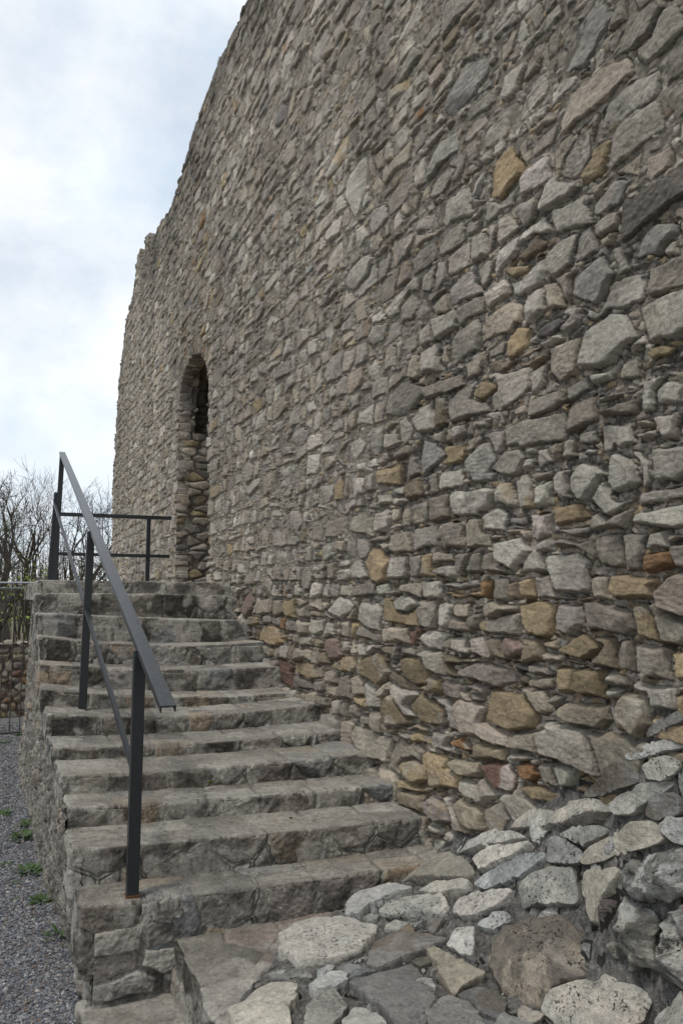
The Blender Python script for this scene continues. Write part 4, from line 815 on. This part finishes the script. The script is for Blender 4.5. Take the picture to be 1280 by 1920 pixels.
def pebbles():
    rg = np.random.default_rng(8); n = 105000
    # denser where the path shows closest
    Y = 3.2 + rg.random(n) ** 1.7 * 11; X = (np.interp(Y, [3.2, 5, 7, 14], [.62, .50, .45, .62]) - rg.random(n) ** 1.5 * np.interp(Y, [3, 14], [2.0, 3.0]))
    Z = gz(X, Y)
    base = np.array([(1, 0, 0), (-1, 0, 0), (0, 1, 0), (0, -1, 0), (0, 0, 1), (.6, .6, .55), (-.6, .6, .5), (-.55, -.6, .6), (.6, -.55, .5)], float)
    T = np.array([(0, 8, 5), (0, 5, 2), (2, 5, 6), (2, 6, 1), (1, 6, 7), (1, 7, 3), (3, 7, 8), (3, 8, 0), (4, 5, 8), (4, 6, 5), (4, 7, 6), (4, 8, 7)])
    T = np.array([t[::-1] if np.dot(np.cross(base[t[1]] - base[t[0]], base[t[2]] - base[t[0]]), base[t].mean(0)) < 0 else t for t in T])
    s = rg.uniform(.0038, .0100, n) * np.interp(Y, [3, 14], [1, 2.2]); sc = s[:, None] * rg.uniform(.6, 1.3, (n, 3)) * (1, 1, .75)
    b = base[None] * (1 + rg.normal(0, .16, (n, 9, 1))) * sc[:, None]
    a = rg.uniform(0, 6.28, n); t = rg.uniform(-.5, .5, n); ca, sa, ct, s_t = np.cos(a), np.sin(a), np.cos(t), np.sin(t)
    x, y, z = b[..., 0], b[..., 1], b[..., 2]; y, z = y * ct[:, None] - z * s_t[:, None], y * s_t[:, None] + z * ct[:, None]; x, y = x * ca[:, None] - y * sa[:, None], x * sa[:, None] + y * ca[:, None]
    V = np.stack([x + X[:, None], y + Y[:, None], z + (Z + s * rg.uniform(-.1, .5, n))[:, None]], -1).reshape(-1, 3)
    F3 = (T[None] + (np.arange(n) * 9)[:, None, None]).reshape(-1, 3)
    pal = np.array([(.15, .155, .17), (.22, .225, .24), (.10, .105, .12), (.30, .30, .30), (.24, .20, .165), (.17, .12, .10), (.42, .41, .39)]); k = rg.choice(7, n, p=[.32, .25, .18, .12, .07, .03, .03])
    col = np.repeat(pal[k] * rg.uniform(.66, 1.0, (n, 1)), 9, 0)
    o = mesh_np('gravel', V, None, M_PEB, None, dict(col=col, tc=V, lich=np.zeros(len(V))), smooth=False, F3=F3)
    tag(o, 'loose blue grey gravel chips covering the path beside the stairs', 'gravel', kind='stuff')
M_PEB = stone_mat('gravel_chips', speck=.2, bump=.3)
pebbles()

# ------------------------------------------------------------------ steel handrail and guardrail
def beam(pts, prof, up=(0, 0, 1), V=None, F=None):
    """sweep a closed 2D profile (across, up) along a straight line a-b"""
    a, b = (np.array(p, float) for p in pts); d = (b - a) / np.linalg.norm(b - a); up = np.array(up, float); sx = np.cross(d, up); sx /= np.linalg.norm(sx); uz = np.cross(sx, d)
    P = np.array(prof, float); n = len(P); A = a + P[:, :1] * sx + P[:, 1:] * uz; B = b + P[:, :1] * sx + P[:, 1:] * uz
    return A, B, n
def beam_obj(name, a, b, prof, mat, parent, up=(0, 0, 1), topmat=None, bevel=.0025):
    import bmesh
    A, B, n = beam((a, b), prof, up); bm = bmesh.new()
    va = [bm.verts.new(p) for p in A]; vb = [bm.verts.new(p) for p in B]
    for i in range(n): bm.faces.new((va[i], va[(i + 1) % n], vb[(i + 1) % n], vb[i]))
    bm.faces.new(va[::-1]); bm.faces.new(vb); bmesh.ops.recalc_face_normals(bm, faces=bm.faces)
    if bevel: bmesh.ops.bevel(bm, geom=bm.edges[:], offset=bevel, segments=2, affect='EDGES', clamp_overlap=True)
    me = bpy.data.meshes.new(name); me.materials.append(mat)
    if topmat: me.materials.append(topmat)
    bm.to_mesh(me); bm.free()
    if topmat:
        for f in me.polygons:
            if f.normal.z > .8: f.material_index = 1
    o = bpy.data.objects.new(name, me); COL.objects.link(o); return part(o, parent)
def rect(w_, h_): return [(-w_ / 2, -h_ / 2), (w_ / 2, -h_ / 2), (w_ / 2, h_ / 2), (-w_ / 2, h_ / 2)]
def rail_z(u): return -.336 + (u - 2.42) * .3355
hand = thing('stair_handrail', 'dark steel handrail with three posts sloping up the left side of the steps', 'handrail', tuple(W3(.47, 2.88, -1.03)))
cw, cd, ct = .064, .030, .005
chan = [(-cw / 2, 0), (-cw / 2, -cd), (-cw / 2 + ct, -cd), (-cw / 2 + ct, -ct), (cw / 2 - ct, -ct), (cw / 2 - ct, -cd), (cw / 2, -cd), (cw / 2, 0)]
beam_obj('top_rail', W3(.492, 2.42, -.325), W3(.478, 7.15, 1.262), chan, M_STEEL, hand, topmat=M_STEELTOP, bevel=.0012)
beam_obj('lower_rail', W3(.470, 2.90, -.600), W3(.430, 7.10, .80), rect(.024, .030), M_STEEL, hand)
for (v0, v1, u0, zb) in ((.475, .478, 2.88, -1.045), (.455, .468, 4.52, -.625), (.448, .476, 7.10, .09)):
    o = beam_obj('post', W3(v0, u0, zb), W3(v1, u0, rail_z(u0) - .006), rect(.054, .054), M_STEEL, hand, up=(0, 1, 0))
    if zb < -1: 
        q = W3(v0, u0, -1.018); beam_obj('base_weld', q + (0, 0, -.012), q + (0, 0, .005), rect(.062, .062), M_RUST, hand, up=(0, 1, 0))
beam_obj('short_post', W3(.413, 7.14, .09), W3(.443, 7.14, .90), rect(.050, .050), M_STEEL, hand, up=(0, 1, 0))
guard = thing('landing_guardrail', 'dark steel guardrail with two bars across the far end of the landing', 'guardrail', tuple(W3(1.1, 8.45, .12)))
gu = 8.45
beam_obj('top_rail', W3(.545, gu, .845), W3(1.698, gu, .848), rect(.055, .050), M_STEEL, guard)
beam_obj('lower_rail', W3(.545, gu, .440), W3(1.690, gu, .436), rect(.045, .045), M_STEEL, guard)
beam_obj('post', W3(.548, gu + .01, .08), W3(.552, gu + .01, .87), rect(.055, .055), M_STEEL, guard, up=(0, 1, 0))
beam_obj('post', W3(1.462, gu + .01, .08), W3(1.462, gu + .01, .835), rect(.055, .055), M_STEEL, guard, up=(0, 1, 0))
# ------------------------------------------------------------------ mobile fence panel behind the stairs
def tube_mesh(paths, rad, sides=6):
    V, F = [], []; off = 0
    for P, r0, r1 in paths:
        P = np.array(P, float); n = len(P); T = np.gradient(P, axis=0); T /= np.linalg.norm(T, axis=1, keepdims=True) + 1e-12
        ref = np.array([.0, 0, 1.]) if abs(T[0, 2]) < .8 else np.array([1., 0, 0]); U = np.cross(T, ref); U /= np.linalg.norm(U, axis=1, keepdims=True) + 1e-12; Wv = np.cross(T, U)
        a = np.arange(sides) * 2 * math.pi / sides; r = np.linspace(r0, r1, n)[:, None, None]
        ring = P[:, None] + r * (np.cos(a)[None, :, None] * U[:, None] + np.sin(a)[None, :, None] * Wv[:, None])
        V.append(ring.reshape(-1, 3)); idx = np.arange(n * sides).reshape(n, sides) + off; nx = np.roll(idx, -1, 1)
        F.append(np.stack([idx[:-1], nx[:-1], nx[1:], idx[1:]], -1).reshape(-1, 4)); off += n * sides
    return np.vstack(V), np.vstack(F)
FU = 9.6; fz0, fz1 = -1.485, .163
fence = thing('fence_panel', 'wire mesh site fence panel with galvanised top bars, standing behind the stairs', 'fence', tuple(W3(-.6, FU, -1.5)))
def P_(v, z, du=0.): return W3(v, FU + du, z)
def fpart(name, paths, mat, sides=6):
    V, F = tube_mesh(paths, None, sides); part(mesh_np(name, V, F, mat, fence), fence)
fpart('top_bar', [([P_(-2.0, fz1), P_(.60, fz1)], .018, .018)], M_GALV)
fpart('top_bar', [([P_(-2.0, fz1 - .062, .02), P_(.60, fz1 - .060, .02)], .014, .014)], M_GALV)
fpart('bottom_bar', [([P_(-2.0, fz0), P_(.60, fz0)], .020, .020)], M_WIRE)
fpart('end_post', [([P_(.60, -1.5), P_(.60, fz1)], .02, .02)], M_GALV)
fpart('end_post', [([P_(-2.0, -1.5), P_(-2.0, fz1)], .02, .02)], M_GALV)
ws = []
for k in range(25): v = -1.97 + k * .1035; ws.append(([P_(v, fz0), P_(v, fz1 - .06)], 0.008, 0.008))
for z in (-1.1, -.7, -.3): ws.append(([P_(-2, z), P_(.6, z)], .0032, .0032))
fpart('wire_mesh', ws, M_WIRE, 4)

# ------------------------------------------------------------------ low rubble wall beyond the fence
low = thing('boundary_wall', 'low reddish brown rubble wall behind the wire fence', 'wall', tuple(W3(-1.5, 10.95, -1.5)))
ly = 10.95 * S_
V, F, A = slab_grid((-9, ly, -.05), (1, 0, 0), (0, 0, 1), (0, -1, 0), 11.0, 1.27, .022, .13, 61, ['brown', 'beige', 'mauve', 'rust', 'grey', 'red', 'ochre'], [.27, .18, .2, .08, .17, .06, .06], (.12, .098, .08), dict(rough=.006, mort=-.004, mr=.010, slope=2.6, round=.006), (.004, .035), aniso=(1, 1.25))
part(mesh_np('wall_face', V, F, M_WALL, low, A), low)
V, F, A = slab_grid((-9, ly, 1.215), (1, 0, 0), (0, 1, 0), (0, 0, 1), 11.0, .5, .022, .16, 62, ['grey', 'pale', 'warmgrey'], [.5, .3, .2], (.2, .19, .17), dict(rough=.008, mort=-.01, mr=.008, slope=1.5), (.0, .07))
part(mesh_np('wall_top', V, F, M_WALL, low, A), low)
V, F, A = slab_grid((-9, ly + .5, -.05), (1, 0, 0), (0, 0, 1), (0, 1, 0), 11.0, 1.27, .08, .2, 63, ['brown', 'grey'], [.5, .5], (.15, .12, .10), dict(rough=.006, mort=-.01), (.0, .05))
part(mesh_np('wall_back', V, F, M_WALL, low, A), low)

# ------------------------------------------------------------------ bare spring trees beyond
def tree(x, y, h, r0, seed, label, group, lean=0., leaf=0, fork=.35, dens=1.0, spread=.5):
    rn = random.Random(seed); trunk, twigs, tips = [], [], []
    def grow(p, d, L, r, lev):
        n = 5 if lev < 2 else (4 if lev < 4 else 3); pts = [p.copy()]; q = p.copy(); dd = d.copy()
        for k in range(n):
            dd = dd + Vector((rn.gauss(0, .13), rn.gauss(0, .13), rn.gauss(.03 if lev else 0, .06))); dd.normalize(); q = q + dd * (L / n); pts.append(q.copy())
        r1 = r * (.62 if lev < 5 else .5)
        (trunk if lev < 3 else twigs).append(([tuple(a) for a in pts], r, r1))
        if lev >= 6 or r1 < .003: tips.append(q.copy()); return
        nb = rn.choice((2, 3)) if lev < 2 else rn.choice((2, 3, 3))
        for k in range(nb):
            a = rn.uniform(.25, .75) * (1 + spread * .4); az = rn.uniform(0, 6.283); perp = dd.orthogonal().normalized(); perp.rotate(__import__('mathutils').Quaternion(dd, az))
            nd = (dd * math.cos(a) + perp * math.sin(a)); nd.z += .18; nd.normalize()
            grow(q.copy(), nd, L * rn.uniform(.62, .86), r1 * rn.uniform(.6, .95), lev + 1)
        if lev >= 1:
            for k in range(int(rn.choice((1, 2, 2)) * dens)):    # side shoots
                t = rn.randrange(1, len(pts) - 1); perp = dd.orthogonal().normalized(); perp.rotate(__import__('mathutils').Quaternion(dd, rn.uniform(0, 6.283)))
                nd = dd * .6 + perp * .8; nd.z += .15; nd.normalize(); grow(pts[t].copy(), nd, L * rn.uniform(.4, .65), r1 * .42, max(lev + 2, 3))
    grow(Vector((x, y, -.1)), Vector((lean, 0, 1)).normalized(), h * fork, r0, 0)
    zt = max(t.z for t in tips); k = h / zt
    root = thing('bare_tree', label, 'tree', (x, y, 0), group)
    def sc(paths): return [([(x + (a[0] - x) * k, y + (a[1] - y) * k, a[2] * k) for a in P], r, r1) for P, r, r1 in paths]
    V, F = tube_mesh(sc(trunk), None, 7); part(mesh_np('trunk', V, F, M_BARK, root), root)
    V, F = tube_mesh([(P, max(a, .006), max(b, .004)) for P, a, b in sc(twigs)], None, 3); part(mesh_np('crown', V, F, M_TWIG, root), root)
    if leaf:
        rl = np.random.default_rng(seed); T = np.array([tuple(t) for t in tips if t.z * k < h * .75]); T[:, :2] = (T[:, :2] - (x, y)) * k + (x, y); T[:, 2] *= k
        T = T[rl.integers(0, len(T), leaf)] + rl.normal(0, .16, (leaf, 3)); V = (T[:, None] + rl.normal(0, .035, (leaf, 3, 3))).reshape(-1, 3)
        part(mesh_np('young_leaves', V, None, M_YLEAF, root, F3=np.arange(leaf * 3).reshape(-1, 3), smooth=False), root)
    return root
def at(px, D):   # bearing in the photograph (1280 px wide) and distance -> ground point
    a = math.atan((px - 640) / 1470.0) + R(23.664); return D * math.sin(a), D * math.cos(a)
GR = 'bare trees beyond the boundary wall'
TR = [(20, 27, 6.2, .26, 'dark thick trunked bare tree nearest the fence, rising just left of the handrail', 900, .10), (-60, 31, 7.0, .22, 'bare tree at the left edge of the photo, half out of frame', 700, 0),
      (62, 36, 7.5, .17, 'slender bare tree directly behind the tallest handrail post', 300, 0), (105, 33, 6.9, .15, 'bare tree seen between the tallest post and the sloping rail', 300, .05),
      (150, 37, 7.3, .16, 'bare tree seen over the lower guardrail bar, left of the castle wall', 200, -.04), (192, 34, 6.6, .14, 'bare tree touching the left edge of the castle wall', 300, 0),
      (-10, 42, 8.5, .18, 'tall pale bare tree far behind the thick trunked one', 0, 0), (85, 45, 8.8, .17, 'farthest tall bare tree behind the handrail', 0, 0),
      (175, 46, 8.5, .17, 'far tall bare tree between guardrail and castle wall', 0, 0), (40, 24, 3.5, .06, 'low leafy sapling above the boundary wall', 240, 0), (4, 25, 3.9, .07, 'small budding tree with yellow green leaves behind the fence', 380, 0),
      (235, 40, 7.6, .15, 'bare tree mostly hidden behind the end of the castle wall', 0, 0)]
for i, (px, D, h, r0, lb, lf, ln) in enumerate(TR):
    x, y = at(px, D); tree(x, y, h, r0, 40 + i * 3, lb, GR, ln, int(lf * .45), fork=.30 if h > 6 else .2, dens=1.5)
def thicket():
    rg = np.random.default_rng(12); paths = []
    for k in range(420):
        px = rg.uniform(-260, 260); D = rg.uniform(26, 62); x, y = at(px, D); hh = rg.uniform(2.2, 5.8); n = 6
        P = np.c_[x + np.cumsum(rg.normal(0, .10, n)), y + np.cumsum(rg.normal(0, .10, n)), np.linspace(-.1, hh, n)]; r = rg.uniform(.012, .05); paths.append((P, r, .006))
        for q in range(5):
            j = rg.integers(1, n - 1); e = P[j] + rg.normal(0, .5, 3) + (0, 0, .7); paths.append((np.array([P[j], (P[j] + e) / 2 + rg.normal(0, .05, 3), e]), r * .4, .005))
    V, F = tube_mesh(paths, None, 4)
    tag(mesh_np('thicket', V, F, M_BARK), 'tangled dark undergrowth of thin stems beneath the bare trees', 'thicket', kind='stuff')
    n = 1800; px = rg.uniform(-260, 250, n); D = rg.uniform(26, 60, n); a = np.arctan((px - 640) / 1470) + R(23.664); c = np.c_[D * np.sin(a), D * np.cos(a), rg.gamma(2.0, .5, n)]
    V = (c[:, None] + rg.normal(0, .05, (n, 3, 3))).reshape(-1, 3)
    tag(mesh_np('spring_foliage', V, None, M_YLEAF, F3=np.arange(n * 3).reshape(-1, 3), smooth=False), 'sparse yellow green spring leaves among the undergrowth behind the fence', 'foliage', kind='stuff')
thicket()
# low wooded rise on the horizon
def rise():
    x = np.linspace(-160, 160, 200); rows = [(150, -1), (158, 1.), (170, 3.2), (190, 5.), (230, 6)]
    V = []
    for y, z in rows: V.append(np.c_[x, np.full(200, y), z + fb2(x, x * 0 + y, .05, 3) * 1.6 + fb2(x, x * 0 + y, .6, 2) * .5])
    V = np.vstack(V); idx = np.arange(1000).reshape(5, 200); F = np.stack([idx[:-1, :-1], idx[:-1, 1:], idx[1:, 1:], idx[1:, :-1]], -1).reshape(-1, 4)
    o = mesh_np('hill', V, F, plain_mat('far_wood', (.09, .085, .08), (.14, .135, .12), .6, 1, 0., .6, 0., .5)); o['kind'] = 'structure'
rise()

# ------------------------------------------------------------------ weeds in the gravel and moss on the steps
def weed(x, y, z, size, seed, label, cat='weed', n=26, group='weeds growing along the foot of the stairs', mat=None, name='weed', up=.6):
    rg = np.random.default_rng(seed); V, F = [], []; o = 0
    for k in range(n):
        a = rg.uniform(0, 6.28); rad = size * rg.uniform(.1, 1); el = rg.uniform(.1, up); ln = size * rg.uniform(.25, .5); wd = ln * rg.uniform(.25, .45)
        b = np.array([math.cos(a) * rad * .55, math.sin(a) * rad * .55, size * .06]); d = np.array([math.cos(a + rg.normal(0, .5)) * math.cos(el), math.sin(a) * math.cos(el), math.sin(el)]); s = np.cross(d, (0, 0, 1)); s /= np.linalg.norm(s) + 1e-9
        upv = np.cross(s, d); pts = []
        for t, wf, hh in ((0, .12, 0), (.3, .8, .10), (.6, 1, .13), (.85, .55, .08), (1, .03, 0)):
            p = b + d * ln * t + upv * ln * hh; pts += [p - s * wd * wf / 2 - upv * wd * .12 * wf, p, p + s * wd * wf / 2 - upv * wd * .12 * wf]
        for r in range(4):
            for q in range(2): i0 = o + r * 3 + q; F.append((i0, i0 + 1, i0 + 4, i0 + 3))
        V += pts; o += 15
    ob = mesh_np(name, np.array(V), np.array(F), mat or M_WEED); ob.location = (x, y, z); return tag(ob, label, cat, group)
def gpt(px, py):      # ground point under a spot of the photograph, for laying out the weeds
    p, th = math.atan(160 / 1470), R(23.664); r = px - 640; up = 960 - py
    fw = 1470 * math.cos(p) - up * math.sin(p); zz = 1470 * math.sin(p) + up * math.cos(p)
    d = np.array([fw * math.sin(th) + r * math.cos(th), fw * math.cos(th) - r * math.sin(th), zz]); t = 2.0 / -zz
    for _ in range(6): t = (CZ - gz(d[:1] * t, d[1:2] * t)[0]) / -zz
    return d[0] * t, d[1] * t, CZ + zz * t
for i, (px, py, s, lb) in enumerate([(122, 1758, .085, 'bright green weed at the foot of the stair flank, nearest the lower step'), (93, 1752, .035, 'tiny weed just left of the nearest bright green one'), (82, 1692, .075, 'flat dark green weed spread in the gravel, second patch from the front'),
        (52, 1636, .085, 'forked green weed with a taller stalk in the gravel'), (82, 1640, .055, 'green weed touching the stair flank beside the forked one'), (30, 1658, .04, 'small dark green sprig below the forked weed'), (48, 1573, .11, 'wide dark green weed clump against the bulging flank'), (52, 1549, .09, 'thin green weed clump behind the wide dark one'),
        (3, 1530, .08, 'green weed at the left edge of the photo'), (10, 1624, .05, 'pale weed near the left edge in the gravel'), (42, 1380, .09, 'small weed tuft by the bottom bar of the fence'), (8, 1394, .07, 'low weed tuft left of the fence bar, on the gravel'), (30, 1690, .03, 'tiny pale sprig alone in the gravel')]):
    x, y, z = gpt(px, py); weed(x, y, z, s * 1.75, 900 + i, lb, n=46 if s > .05 else 18)
def moss(v, u, z, size, seed, label): weed(*W3(v, u, z), size, seed, label, 'moss', 60, 'moss tufts in the stair joints', M_MOSS, 'moss_tuft', 1.3)
moss(.565, 3.10, -1.015, .030, 71, 'green moss tuft on the lowest step, right of the near post')
moss(.90, 3.50, -.815, .032, 72, 'dark green moss tuft in a joint in the middle of the flight')
moss(1.15, 3.14, -.905, .022, 73, 'tiny moss tuft in the joint nearest the castle wall')
